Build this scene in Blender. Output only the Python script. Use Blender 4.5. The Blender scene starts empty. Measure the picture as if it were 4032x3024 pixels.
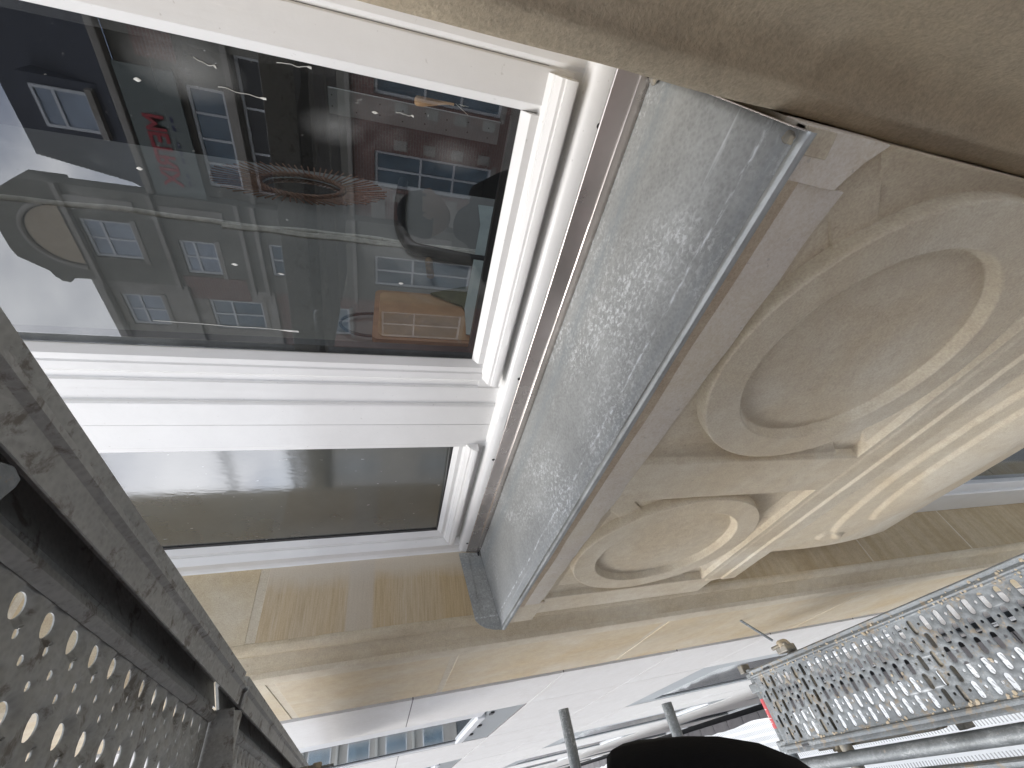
import bpy, bmesh, math, random
import numpy as np
from mathutils import Vector, Matrix, noise as mnoise
from mathutils.geometry import delaunay_2d_cdt
random.seed(7)
sc = bpy.context.scene
R_ = math.radians

# ------------------------------------------------------------------ camera
cam_d = bpy.data.cameras.new("camera")
cam = bpy.data.objects.new("camera", cam_d)
sc.collection.objects.link(cam)
cam_d.sensor_width = 36.0
cam_d.lens = 1640.0 / 4032.0 * 36.0
cam_d.clip_start = 0.01
cam_d.clip_end = 2000.0
_f = 1640.0
dn = Vector((7650 - 2016, 1655 - 1512, _f)).normalized()
dl = Vector((1494 - 2016, 3265 - 1512, _f)).normalized()
dl = (dl - dn * dn.dot(dl)).normalized()
_up, _rt = -dn, -dl
_in = _up.cross(_rt)
# rows: world axes expressed in image axes (x right, y down, z forward)
RW = Matrix((tuple(_rt), tuple(_in), tuple(_up)))
m3 = Matrix(((RW[0][0], -RW[0][1], -RW[0][2]), (RW[1][0], -RW[1][1], -RW[1][2]), (RW[2][0], -RW[2][1], -RW[2][2])))
cam.matrix_world = m3.to_4x4()
sc.camera = cam

# ------------------------------------------------------------------ sky, sun, exposure
SUN_EL, SUN_AZ = R_(50), R_(234)      # azimuth of the light measured from +Y clockwise (it comes over the street, from the left)
world = bpy.data.worlds.new("World"); sc.world = world; world.use_nodes = True
wn, wl = world.node_tree.nodes, world.node_tree.links
wn.clear()
w_out = wn.new("ShaderNodeOutputWorld"); w_bg = wn.new("ShaderNodeBackground")
w_sky = wn.new("ShaderNodeTexSky"); w_sky.sky_type = 'NISHITA'; w_sky.sun_disc = False
w_sky.sun_elevation = SUN_EL; w_sky.sun_rotation = SUN_AZ
w_sky.air_density = 1.0; w_sky.dust_density = 1.5; w_sky.ozone_density = 1.0
w_tc = wn.new("ShaderNodeTexCoord"); w_map = wn.new("ShaderNodeMapping"); w_map.inputs['Scale'].default_value = (1.0, 1.0, 2.0)
w_n = wn.new("ShaderNodeTexNoise"); w_n.inputs['Scale'].default_value = 2.6; w_n.inputs['Detail'].default_value = 7; w_n.inputs['Roughness'].default_value = 0.55
w_r = wn.new("ShaderNodeValToRGB"); w_r.color_ramp.elements[0].position = 0.36; w_r.color_ramp.elements[1].position = 0.58
w_n2 = wn.new("ShaderNodeTexNoise"); w_n2.inputs['Scale'].default_value = 5.0; w_n2.inputs['Detail'].default_value = 5
w_r2 = wn.new("ShaderNodeValToRGB")
w_r2.color_ramp.elements[0].position = 0.3; w_r2.color_ramp.elements[0].color = (7.0, 7.4, 8.4, 1)
w_r2.color_ramp.elements[1].position = 0.7; w_r2.color_ramp.elements[1].color = (14.5, 14.6, 15.0, 1)
w_mix = wn.new("ShaderNodeMix"); w_mix.data_type = 'RGBA'
wl.new(w_tc.outputs['Generated'], w_map.inputs['Vector'])
wl.new(w_map.outputs['Vector'], w_n.inputs['Vector']); wl.new(w_map.outputs['Vector'], w_n2.inputs['Vector'])
wl.new(w_n.outputs['Fac'], w_r.inputs['Fac']); wl.new(w_n2.outputs['Fac'], w_r2.inputs['Fac'])
wl.new(w_r.outputs['Color'], w_mix.inputs['Factor'])
wl.new(w_sky.outputs['Color'], w_mix.inputs[6]); wl.new(w_r2.outputs['Color'], w_mix.inputs[7])
wl.new(w_mix.outputs[2], w_bg.inputs['Color'])
w_bg.inputs['Strength'].default_value = 0.15
wl.new(w_bg.outputs['Background'], w_out.inputs['Surface'])

sun_d = bpy.data.lights.new("sun", 'SUN'); sun_d.energy = 1.0; sun_d.angle = R_(20); sun_d.color = (1.0, 0.96, 0.9)
sun = bpy.data.objects.new("sun", sun_d); sc.collection.objects.link(sun)
sv = Vector((math.sin(SUN_AZ) * math.cos(SUN_EL), math.cos(SUN_AZ) * math.cos(SUN_EL), math.sin(SUN_EL)))  # towards the sun
sun.rotation_euler = sv.to_track_quat('Z', 'Y').to_euler()
sun.location = (-4, -4, 6)
vs = sc.view_settings
vs.view_transform = 'Standard'; vs.look = 'None'; vs.gamma = 1.0; vs.exposure = 0.9
try: vs.use_curve_mapping = False
except Exception: pass
sc.cycles.max_bounces = 8; sc.cycles.transparent_max_bounces = 16
sc.cycles.caustics_reflective = False; sc.cycles.caustics_refractive = False

# ------------------------------------------------------------------ helpers
def link(o, parent=None):
    sc.collection.objects.link(o)
    if parent is not None: o.parent = parent
    return o

def tag(o, label=None, cat=None, group=None, kind=None):
    if label: o['label'] = label
    if cat: o['category'] = cat
    if group: o['group'] = group
    if kind: o['kind'] = kind
    return o

def empty(name, loc=(0, 0, 0)):
    o = bpy.data.objects.new(name, None); o.empty_display_size = 0.1; o.location = loc
    return link(o)

def mesh_obj(name, V, F, mat, parent=None, smooth=False, sharp=None, bevel=0.0, loc=None):
    me = bpy.data.meshes.new(name)
    me.from_pydata([tuple(v) for v in V], [], [tuple(f) for f in F])
    if mat: me.materials.append(mat)
    me.update()
    bm = bmesh.new(); bm.from_mesh(me); bmesh.ops.recalc_face_normals(bm, faces=bm.faces); bm.to_mesh(me); bm.free()
    if smooth:
        me.polygons.foreach_set('use_smooth', [True] * len(me.polygons))
        if sharp is not None:
            try: me.set_sharp_from_angle(angle=R_(sharp))
            except Exception: pass
    o = bpy.data.objects.new(name, me)
    if loc is not None: o.location = loc
    link(o, parent)
    if bevel > 0:
        m = o.modifiers.new('bevel', 'BEVEL'); m.width = bevel; m.segments = 2; m.limit_method = 'ANGLE'; m.angle_limit = R_(40)
    return o

def box_vf(x0, x1, y0, y1, z0, z1, V=None, F=None):
    V = [] if V is None else V; F = [] if F is None else F
    b = len(V)
    V += [(x0, y0, z0), (x1, y0, z0), (x1, y1, z0), (x0, y1, z0), (x0, y0, z1), (x1, y0, z1), (x1, y1, z1), (x0, y1, z1)]
    F += [(b, b + 3, b + 2, b + 1), (b + 4, b + 5, b + 6, b + 7), (b, b + 1, b + 5, b + 4), (b + 1, b + 2, b + 6, b + 5), (b + 2, b + 3, b + 7, b + 6), (b + 3, b, b + 4, b + 7)]
    return V, F

def box(name, x0, x1, y0, y1, z0, z1, mat, parent=None, bevel=0.0):
    V, F = box_vf(x0, x1, y0, y1, z0, z1)
    return mesh_obj(name, V, F, mat, parent, bevel=bevel)

def boxes(name, L, mat, parent=None, bevel=0.0):
    V, F = [], []
    for b in L: box_vf(*b, V, F)
    return mesh_obj(name, V, F, mat, parent, bevel=bevel)

def prof(name, pts, axis, a0, a1, mat, parent=None, closed=True, smooth=True, sharp=35, n=1, wob=0.0, thick=0.0, bevel=0.0, wfreq=7.0):
    """extrude a 2-D profile along X (pts = y,z), Z (pts = x,y) or Y (pts = x,z)"""
    V, F = [], []
    k = len(pts)
    for i in range(n + 1):
        a = a0 + (a1 - a0) * i / n
        for j, (p, q) in enumerate(pts):
            d = wob * (mnoise.noise(Vector((a * wfreq, j * 0.35, 3.1 + k)))) if wob else 0.0
            if axis == 'X': V.append((a, p + d, q + d * 0.5))
            elif axis == 'Z': V.append((p + d, q + d * 0.7, a))
            else: V.append((p + d, a, q + d))
    m = k if closed else k - 1
    for i in range(n):
        for j in range(m):
            j2 = (j + 1) % k
            F.append((i * k + j, i * k + j2, (i + 1) * k + j2, (i + 1) * k + j))
    if closed:
        F.append(tuple(range(k))); F.append(tuple(n * k + j for j in reversed(range(k))))
    o = mesh_obj(name, V, F, mat, parent, smooth=smooth, sharp=sharp, bevel=bevel)
    if thick:
        s = o.modifiers.new('solid', 'SOLIDIFY'); s.thickness = thick; s.offset = 0
    return o

def tube(name, p0, p1, r, mat, parent=None, seg=20, inner=0.0, pts=None):
    P = [Vector(p) for p in (pts or (p0, p1))]
    V, F = [], []
    for i, p in enumerate(P):
        d = (P[min(i + 1, len(P) - 1)] - P[max(i - 1, 0)]).normalized()
        u = d.orthogonal().normalized() if i == 0 else (u - d * u.dot(d)).normalized()
        w = d.cross(u)
        for j in range(seg):
            a = 2 * math.pi * j / seg
            V.append(p + u * (r * math.cos(a)) + w * (r * math.sin(a)))
    for i in range(len(P) - 1):
        for j in range(seg):
            F.append((i * seg + j, i * seg + (j + 1) % seg, (i + 1) * seg + (j + 1) % seg, (i + 1) * seg + j))
    if inner > 0:      # open tube mouth: a short bore at both ends
        for e, (row, q, s) in enumerate(((0, P[0], (P[1] - P[0]).normalized()), ((len(P) - 1) * seg, P[-1], (P[-2] - P[-1]).normalized()))):
            b = len(V)
            for j in range(seg):
                V.append(q + (V[row + j] - q) * (inner / r))
            for j in range(seg):
                V.append(q + (V[row + j] - q) * (inner / r) + s * 0.12)
            for j in range(seg):
                j2 = (j + 1) % seg
                F.append((row + j, row + j2, b + j2, b + j)); F.append((b + j, b + j2, b + seg + j2, b + seg + j))
            F.append(tuple(b + seg + j for j in range(seg)))
    else:
        F.append(tuple(range(seg))); F.append(tuple((len(P) - 1) * seg + j for j in range(seg)))
    return mesh_obj(name, V, F, mat, parent, smooth=True, sharp=50)

# ------------------------------------------------------------------ materials
class NT:
    def __init__(s, name):
        s.m = bpy.data.materials.new(name); s.m.use_nodes = True
        s.n = s.m.node_tree.nodes; s.l = s.m.node_tree.links
        s.b = s.n['Principled BSDF']; s.out = s.n['Material Output']
    def add(s, t, **kw):
        x = s.n.new(t)
        for k, v in kw.items(): setattr(x, k, v)
        return x
    def coord(s, scale=(1, 1, 1), kind='Object', rot=(0, 0, 0)):
        t = s.add('ShaderNodeTexCoord'); mp = s.add('ShaderNodeMapping'); mp.inputs['Scale'].default_value = scale
        mp.inputs['Rotation'].default_value = rot
        s.l.new(t.outputs[kind], mp.inputs['Vector']); return mp.outputs['Vector']
    def noise(s, vec, scale, detail=4, rough=0.55, dist=0.0):
        x = s.add('ShaderNodeTexNoise'); x.inputs['Scale'].default_value = scale; x.inputs['Detail'].default_value = detail
        x.inputs['Roughness'].default_value = rough; x.inputs['Distortion'].default_value = dist
        s.l.new(vec, x.inputs['Vector']); return x.outputs['Fac']
    def ramp(s, fac, stops):
        x = s.add('ShaderNodeValToRGB'); e = x.color_ramp.elements
        while len(e) > len(stops): e.remove(e[-1])
        while len(e) < len(stops): e.new(0.5)
        for i, (p, c) in enumerate(stops):
            e[i].position = p; e[i].color = (c, c, c, 1) if isinstance(c, (int, float)) else (*c, 1)
        s.l.new(fac, x.inputs['Fac']); return x.outputs['Color']
    def mix(s, fac, a, b, mode='MIX'):
        x = s.add('ShaderNodeMix', data_type='RGBA', blend_type=mode)
        for v, i in ((fac, 0), (a, 6), (b, 7)):
            if isinstance(v, (int, float)): x.inputs[i].default_value = v
            elif isinstance(v, tuple): x.inputs[i].default_value = (*v, 1)
            else: s.l.new(v, x.inputs[i])
        return x.outputs[2]
    def bump(s, h, strength, dist, prev=None):
        x = s.add('ShaderNodeBump'); x.inputs['Strength'].default_value = strength; x.inputs['Distance'].default_value = dist
        s.l.new(h, x.inputs['Height'])
        if prev is not None: s.l.new(prev, x.inputs['Normal'])
        return x.outputs['Normal']
    def done(s, col=None, rough=None, metal=None, normal=None, spec=None):
        for v, k in ((col, 'Base Color'), (rough, 'Roughness'), (metal, 'Metallic'), (spec, 'Specular IOR Level')):
            if v is None: continue
            if isinstance(v, (int, float)): s.b.inputs[k].default_value = v
            elif isinstance(v, tuple): s.b.inputs[k].default_value = (*v, 1)
            else: s.l.new(v, s.b.inputs[k])
        if normal is not None: s.l.new(normal, s.b.inputs['Normal'])
        return s.m

def stone(name, ca, cb, cc=None, scale=3.0, stretch=(1, 1, 1), grain=0.25, rough=0.85, patch=None):
    t = NT(name)
    v = t.coord(stretch)
    big = t.noise(v, scale, 5, 0.6, 0.6)
    col = t.mix(t.ramp(big, [(0.35, 0.0), (0.65, 1.0)]), ca, cb)
    if cc:
        n2 = t.noise(t.coord((1, 1, 1)), scale * 0.7 + 1.3, 3, 0.5, 0.3)
        col = t.mix(t.ramp(n2, [(0.45, 0.0), (0.72, 0.5)]), col, cc)
    fine = t.noise(t.coord(), 260, 3, 0.7)
    col = t.mix(0.26, col, t.ramp(fine, [(0.3, 0.2), (0.7, 0.85)]), 'OVERLAY')
    mid = t.noise(t.coord(), 34, 5, 0.65)
    col = t.mix(0.22, col, t.ramp(mid, [(0.3, 0.3), (0.7, 0.75)]), 'OVERLAY')
    pits = t.noise(t.coord(), 90, 2, 0.5)
    col = t.mix(t.ramp(pits, [(0.71, 0.0), (0.77, 0.35)]), col, tuple(x * 0.45 for x in ca))
    nb = t.bump(fine, min(1.0, grain * 1.8), 0.002)
    nb = t.bump(mid, grain * 0.8, 0.004, nb)
    return t.done(col, rough, normal=nb)

def grain_stone(name, light, orange, grey):
    """bedded sandstone: fine streaks run into the reveal (along Y), tone bands change with height"""
    t = NT(name)
    v = t.coord((1.2, 3.5, 85), rot=(R_(3), 0, 0))
    streak = t.noise(v, 2.2, 6, 0.7, 0.25)
    bands = t.noise(t.coord((1, 0.8, 6), rot=(R_(5), 0, 0)), 1.2, 3, 0.5, 0.2)
    col = t.mix(t.ramp(bands, [(0.34, 0.1), (0.66, 0.9)]), light, orange)
    col = t.mix(t.ramp(streak, [(0.3, 0.75), (0.56, 0.0)]), col, tuple(c * 0.72 for c in orange))
    col = t.mix(t.ramp(streak, [(0.55, 0.0), (0.75, 0.5)]), col, grey)
    # greyer repair band and a skim beside the frame (in object space: z 0.03..0.13, and y > 0.62)
    sx = t.add('ShaderNodeSeparateXYZ'); tc = t.add('ShaderNodeTexCoord'); t.l.new(tc.outputs['Object'], sx.inputs[0])
    wob = t.noise(t.coord(), 9, 4, 0.6)
    mth = t.add('ShaderNodeMath', operation='MULTIPLY_ADD'); t.l.new(wob, mth.inputs[0]); mth.inputs[1].default_value = 0.10; t.l.new(sx.outputs['Y'], mth.inputs[2])
    sk = t.ramp(mth.outputs[0], [(0.665, 0.0), (0.72, 0.85)])
    col = t.mix(sk, col, (0.60, 0.53, 0.43))
    mz = t.add('ShaderNodeMath', operation='SUBTRACT'); t.l.new(sx.outputs['Z'], mz.inputs[0]); mz.inputs[1].default_value = 0.083
    ab = t.add('ShaderNodeMath', operation='ABSOLUTE'); t.l.new(mz.outputs[0], ab.inputs[0])
    gk = t.ramp(ab.outputs[0], [(0.038, 0.7), (0.048, 0.0)])
    col = t.mix(gk, col, grey)
    fine = t.noise(t.coord(), 260, 3, 0.7)
    col = t.mix(0.15, col, t.ramp(fine, [(0.3, 0.25), (0.7, 0.9)]), 'OVERLAY')
    nb = t.bump(fine, 0.25, 0.001); nb = t.bump(streak, 0.3, 0.002, nb)
    return t.done(col, 0.85, normal=nb)

M = {}
M['limestone'] = stone('limestone_mat', (0.555, 0.465, 0.335), (0.62, 0.56, 0.45), (0.49, 0.40, 0.275), 3.0)
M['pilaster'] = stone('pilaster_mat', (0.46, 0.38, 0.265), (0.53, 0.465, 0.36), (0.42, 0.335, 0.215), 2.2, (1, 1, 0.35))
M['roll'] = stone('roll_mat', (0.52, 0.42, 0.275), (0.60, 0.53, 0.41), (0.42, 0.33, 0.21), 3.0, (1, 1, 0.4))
M['yellow'] = stone('yellow_stone_mat', (0.57, 0.465, 0.31), (0.63, 0.555, 0.43), (0.58, 0.43, 0.235), 3.0, (1, 1, 0.8))
M['mortar'] = stone('mortar_mat', (0.58, 0.50, 0.375), (0.63, 0.56, 0.44), None, 6)
M['whiteband'] = stone('repair_stone_mat', (0.68, 0.61, 0.52), (0.73, 0.67, 0.57), (0.67, 0.58, 0.44), 5, grain=0.15)
M['brownbed'] = stone('brown_bedding_mat', (0.53, 0.42, 0.30), (0.59, 0.49, 0.36), (0.46, 0.35, 0.24), 9, grain=0.8)
M['bedded'] = grain_stone('bedded_sandstone_mat', (0.575, 0.48, 0.35), (0.53, 0.395, 0.225), (0.55, 0.49, 0.41))
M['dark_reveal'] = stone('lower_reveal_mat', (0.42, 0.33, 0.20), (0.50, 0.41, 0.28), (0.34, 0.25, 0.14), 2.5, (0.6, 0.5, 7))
M['whitestone'] = stone('white_limestone_mat', (0.74, 0.725, 0.70), (0.80, 0.79, 0.77), (0.70, 0.675, 0.64), 1.8, (1, 1, 2.5), grain=0.12)

def simple(name, col, rough=0.5, metal=0.0, var=0.08, nscale=8, bump=0.0, bscale=60, stretch=(1, 1, 1), spec=None):
    t = NT(name)
    n = t.noise(t.coord(stretch), nscale, 5, 0.6)
    lo = tuple(max(0, c * (1 - var)) for c in col); hi = tuple(min(1, c * (1 + var)) for c in col)
    c = t.mix(t.ramp(n, [(0.3, 0.0), (0.7, 1.0)]), lo, hi)
    nb = None
    if bump: nb = t.bump(t.noise(t.coord(stretch), bscale, 4, 0.6), bump, 0.002)
    rn = t.ramp(n, [(0.2, max(0.02, rough - 0.06)), (0.8, min(1, rough + 0.06))])
    return t.done(c, rn, metal, nb, spec)

M['zinc_fold'] = simple('folded_zinc_edge_mat', (0.43, 0.445, 0.44), 0.42, 0.5, 0.3, 14, bump=0.8, bscale=90)
def paint(name, col, rough):
    t = NT(name)
    brush = t.noise(t.coord((40, 40, 2.0)), 3.0, 4, 0.6)
    soft = t.noise(t.coord(), 14, 4, 0.6)
    specks = t.noise(t.coord(), 120, 2, 0.4)
    c = t.mix(t.ramp(soft, [(0.3, 0.0), (0.75, 1.0)]), tuple(x * 0.955 for x in col), col)
    c = t.mix(t.ramp(specks, [(0.74, 0.0), (0.78, 0.35)]), c, (0.45, 0.43, 0.40))
    nb = t.bump(brush, 0.28, 0.0012); nb = t.bump(soft, 0.22, 0.004, nb)
    return t.done(c, rough, normal=nb)
M['paint'] = paint('white_gloss_paint_mat', (0.82, 0.815, 0.80), 0.25)
M['paint_far'] = simple('white_frame_mat', (0.78, 0.79, 0.80), 0.35, 0, 0.03)

def galv(name, base, streaky=True, dark=0.6, metal=0.75, rough=0.42, dirt=None, white=0.5, big=False):
    flk = big
    t = NT(name)
    v = t.coord()
    cell = t.add('ShaderNodeTexVoronoi'); cell.inputs['Scale'].default_value = 160; t.l.new(v, cell.inputs['Vector'])
    big = t.noise(v, 5, 6, 0.65, 0.8)
    med = t.noise(t.coord((1.0, 1.7, 1.7)), 42, 6, 0.75, 1.2)
    c = t.mix(t.ramp(big, [(0.3, 0.0), (0.7, 1.0)]), tuple(x * dark for x in base), base)
    c = t.mix(0.35, c, t.ramp(cell.outputs['Distance'], [(0.0, 0.35), (0.7, 0.65)]), 'OVERLAY')
    bloom = t.mix(1.0, t.ramp(t.noise(t.coord((1.0, 1.3, 1.3)), 95, 8, 0.78, 0.5) if flk else med, [(0.50, 0.0), (0.60, 1.0)]), t.ramp(t.noise(v, 2.6, 5, 0.6, 0.5), [(0.42, 0.12), (0.60, 1.0)]), 'MULTIPLY')
    bl = t.add('ShaderNodeMath', operation='MULTIPLY'); t.l.new(bloom, bl.inputs[0]); bl.inputs[1].default_value = white
    c = t.mix(bl.outputs[0], c, (0.86, 0.88, 0.88))
    if streaky:
        st = t.noise(t.coord((1.2, 30, 30)), 2.0, 4, 0.6)
        c = t.mix(t.ramp(st, [(0.66, 0.0), (0.74, 0.4)]), c, (0.85, 0.88, 0.9))
    if dirt:
        dn_ = t.noise(v, 26, 6, 0.7, 0.5)
        c = t.mix(t.ramp(dn_, [(dirt[1], 0.0), (dirt[1] + 0.08, 0.9)]), c, dirt[0])
        mt = t.ramp(dn_, [(dirt[1], metal), (dirt[1] + 0.08, 0.0)])
        metal = mt
    if flk:
        sx = t.add('ShaderNodeSeparateXYZ'); t.l.new(v, sx.inputs[0])
        def near(y0, hw, k, thr):
            nonlocal_c = None
            a = t.add('ShaderNodeMath', operation='MULTIPLY_ADD'); t.l.new(t.noise(t.coord((3, 1, 1)), 3.0, 3, 0.5), a.inputs[0]); a.inputs[1].default_value = 0.012; t.l.new(sx.outputs['Y'], a.inputs[2])
            b = t.add('ShaderNodeMath', operation='SUBTRACT'); t.l.new(a.outputs[0], b.inputs[0]); b.inputs[1].default_value = y0 + 0.006
            d = t.add('ShaderNodeMath', operation='ABSOLUTE'); t.l.new(b.outputs[0], d.inputs[0])
            g = t.ramp(d.outputs[0], [(0.0, k), (hw, 0.0)])
            return t.mix(1.0, g, t.ramp(t.noise(t.coord((1, 3, 3)), 40, 5, 0.7), [(thr, 0.0), (thr + 0.12, 1.0)]), 'MULTIPLY')
        c = t.mix(near(0.463, 0.0035, 0.8, 0.47), c, (0.86, 0.89, 0.90))
        c = t.mix(near(0.655, 0.030, 0.6, 0.35), c, (0.27, 0.30, 0.31))
        c = t.mix(near(0.436, 0.014, 0.3, 0.30), c, (0.27, 0.30, 0.32))
        st2 = t.noise(t.coord((7, 1.2, 1)), 2.5, 5, 0.6, 0.8)
        c = t.mix(t.ramp(st2, [(0.60, 0.0), (0.74, 0.22)]), c, (0.62, 0.63, 0.61))
    r = t.ramp(med, [(0.3, rough - 0.1), (0.7, rough + 0.12)])
    nb = t.bump(med, 0.12, 0.0012); nb = t.bump(t.noise(v, 16, 4, 0.6), 0.10, 0.004, nb)
    return t.done(c, r, metal, nb)
M['zinc'] = galv('galvanised_sill_mat', (0.40, 0.405, 0.39), dark=0.70, metal=0.25, rough=0.58, white=0.7, big=True)
M['zinc_shiny'] = simple('bright_metal_mat', (0.58, 0.53, 0.50), 0.27, 0.85, 0.14, 5, bump=0.05, bscale=25)
M['deck'] = galv('dirty_steel_deck_mat', (0.23, 0.25, 0.26), dark=0.6, metal=0.25, rough=0.55, dirt=((0.27, 0.225, 0.165), 0.55), white=0.25)
M['deck_under'] = galv('dull_deck_underside_mat', (0.45, 0.45, 0.425), dark=0.7, metal=0.35, rough=0.6, dirt=((0.17, 0.15, 0.125), 0.55), white=0.25)
M['tube'] = galv('scaffold_tube_mat', (0.25, 0.27, 0.275), dark=0.5, metal=0.3, rough=0.5, dirt=((0.40, 0.36, 0.29), 0.66), white=0.3)
M['coupler'] = galv('coupler_mat', (0.34, 0.32, 0.28), dark=0.5, metal=0.5, rough=0.6, dirt=((0.36, 0.31, 0.22), 0.5), white=0.1)
M['black'] = simple('black_rubber_mat', (0.012, 0.012, 0.013), 0.45, 0, 0.3)
M['gasket'] = simple('glazing_gasket_mat', (0.02, 0.02, 0.022), 0.35, 0, 0.3, bump=0.3)
M['sealant'] = simple('grey_sealant_mat', (0.20, 0.18, 0.18), 0.75, 0, 0.25, 40, bump=0.8)
M['sillgrey'] = simple('grey_metal_panel_mat', (0.46, 0.49, 0.50), 0.35, 0.3, 0.06)
M['red'] = simple('red_sticker_mat', (0.62, 0.09, 0.10), 0.45, 0, 0.12, 60)
M['stickerwhite'] = simple('white_print_mat', (0.75, 0.68, 0.66), 0.5)
M['cloth'] = simple('black_cloth_mat', (0.006, 0.006, 0.007), 0.9, 0, 0.3, 30, bump=0.3, bscale=200, spec=0.15)
M['skin'] = simple('skin_mat', (0.55, 0.35, 0.26), 0.5, 0, 0.06, 20)
M['hair'] = simple('hair_mat', (0.03, 0.02, 0.015), 0.5, 0, 0.3, 40, bump=0.5)
M['mortar_bits'] = stone('mortar_crumb_mat', (0.50, 0.41, 0.28), (0.60, 0.52, 0.40), None, 30, grain=0.6)
# opposite side of the street
def brickmat(name, ca, cb, mortar):
    t = NT(name)
    br = t.add('ShaderNodeTexBrick'); br.inputs['Scale'].default_value = 1.0
    br.inputs['Brick Width'].default_value = 0.215; br.inputs['Row Height'].default_value = 0.075; br.inputs['Mortar Size'].default_value = 0.010
    br.inputs['Color1'].default_value = (*ca, 1); br.inputs['Color2'].default_value = (*cb, 1); br.inputs['Mortar'].default_value = (*mortar, 1)
    t.l.new(t.coord(rot=(R_(90), 0, 0)), br.inputs['Vector'])
    n = t.noise(t.coord(), 1.5, 4)
    c = t.mix(0.4, br.outputs['Color'], t.ramp(n, [(0.3, 0.3), (0.7, 0.7)]), 'OVERLAY')
    return t.done(c, 0.85)
M['brick'] = brickmat('red_brick_mat', (0.25, 0.115, 0.09), (0.20, 0.09, 0.075), (0.30, 0.26, 0.23))
M['oppstone'] = stone('weathered_stone_mat', (0.32, 0.29, 0.25), (0.42, 0.39, 0.35), (0.26, 0.23, 0.19), 0.8, grain=0.1)
M['oppdark'] = stone('dark_sandstone_mat', (0.16, 0.15, 0.125), (0.23, 0.215, 0.18), (0.12, 0.115, 0.095), 0.9, grain=0.1)
M['slate'] = simple('slate_roof_mat', (0.055, 0.062, 0.085), 0.5, 0, 0.2, 2.5, stretch=(1, 1, 8))
M['oppglass'] = simple('distant_glass_mat', (0.10, 0.16, 0.21), 0.06, 0, 0.5, 0.8, spec=1.0)
M['oppglass_pale'] = simple('pale_blue_glass_mat', (0.36, 0.42, 0.50), 0.15, 0, 0.2, 1.5)  # paler blue-grey than the other distant panes
M['shopgreen'] = simple('signboard_grey_mat', (0.165, 0.19, 0.175), 0.5, 0, 0.06, 2)
M['signred'] = simple('sign_red_mat', (0.42, 0.02, 0.035), 0.4)
M['signblue'] = simple('sign_navy_mat', (0.03, 0.035, 0.10), 0.5)
M['asphalt'] = simple('asphalt_mat', (0.055, 0.055, 0.058), 0.85, 0, 0.25, 3, bump=0.4, bscale=120)
M['paver'] = stone('paving_mat', (0.17, 0.165, 0.17), (0.23, 0.22, 0.225), (0.14, 0.135, 0.14), 1.5, grain=0.3)
M['kerb'] = stone('kerb_mat', (0.42, 0.40, 0.36), (0.50, 0.48, 0.43), None, 2)
# room behind the window
M['roomwall'] = simple('sage_plaster_mat', (0.245, 0.25, 0.242), 0.75, 0, 0.10, 5, bump=0.3, bscale=30)
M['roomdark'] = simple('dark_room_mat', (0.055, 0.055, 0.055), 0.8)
M['caulk'] = simple('white_caulk_mat', (0.62, 0.62, 0.58), 0.6, 0, 0.25, 30, bump=1.0, bscale=60)
M['rattan'] = simple('rattan_mat', (0.21, 0.10, 0.055), 0.5, 0, 0.45, 60)
M['pegpaint'] = simple('grey_pegboard_mat', (0.40, 0.43, 0.42), 0.5)
M['wood'] = simple('board_wood_mat', (0.42, 0.24, 0.13), 0.5, 0, 0.25, 5, stretch=(1, 6, 1))
M['wooddark'] = simple('dark_wood_mat', (0.12, 0.06, 0.04), 0.5, 0, 0.3, 8)
M['brushwood'] = simple('light_wood_mat', (0.50, 0.31, 0.16), 0.5, 0, 0.2, 12)
M['bristle'] = simple('bristle_mat', (0.68, 0.66, 0.56), 0.6)
M['frost'] = simple('frosted_plastic_mat', (0.50, 0.58, 0.57), 0.35, 0, 0.12, 8)
M['brass'] = simple('old_brass_mat', (0.35, 0.22, 0.10), 0.45, 0.7, 0.4, 60)
t = NT('mirror_mat'); M['mirror'] = t.done((0.75, 0.76, 0.76), 0.04, 1.0)
M['towel'] = simple('olive_cloth_mat', (0.10, 0.10, 0.045), 0.9, 0, 0.2, 20)

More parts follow.
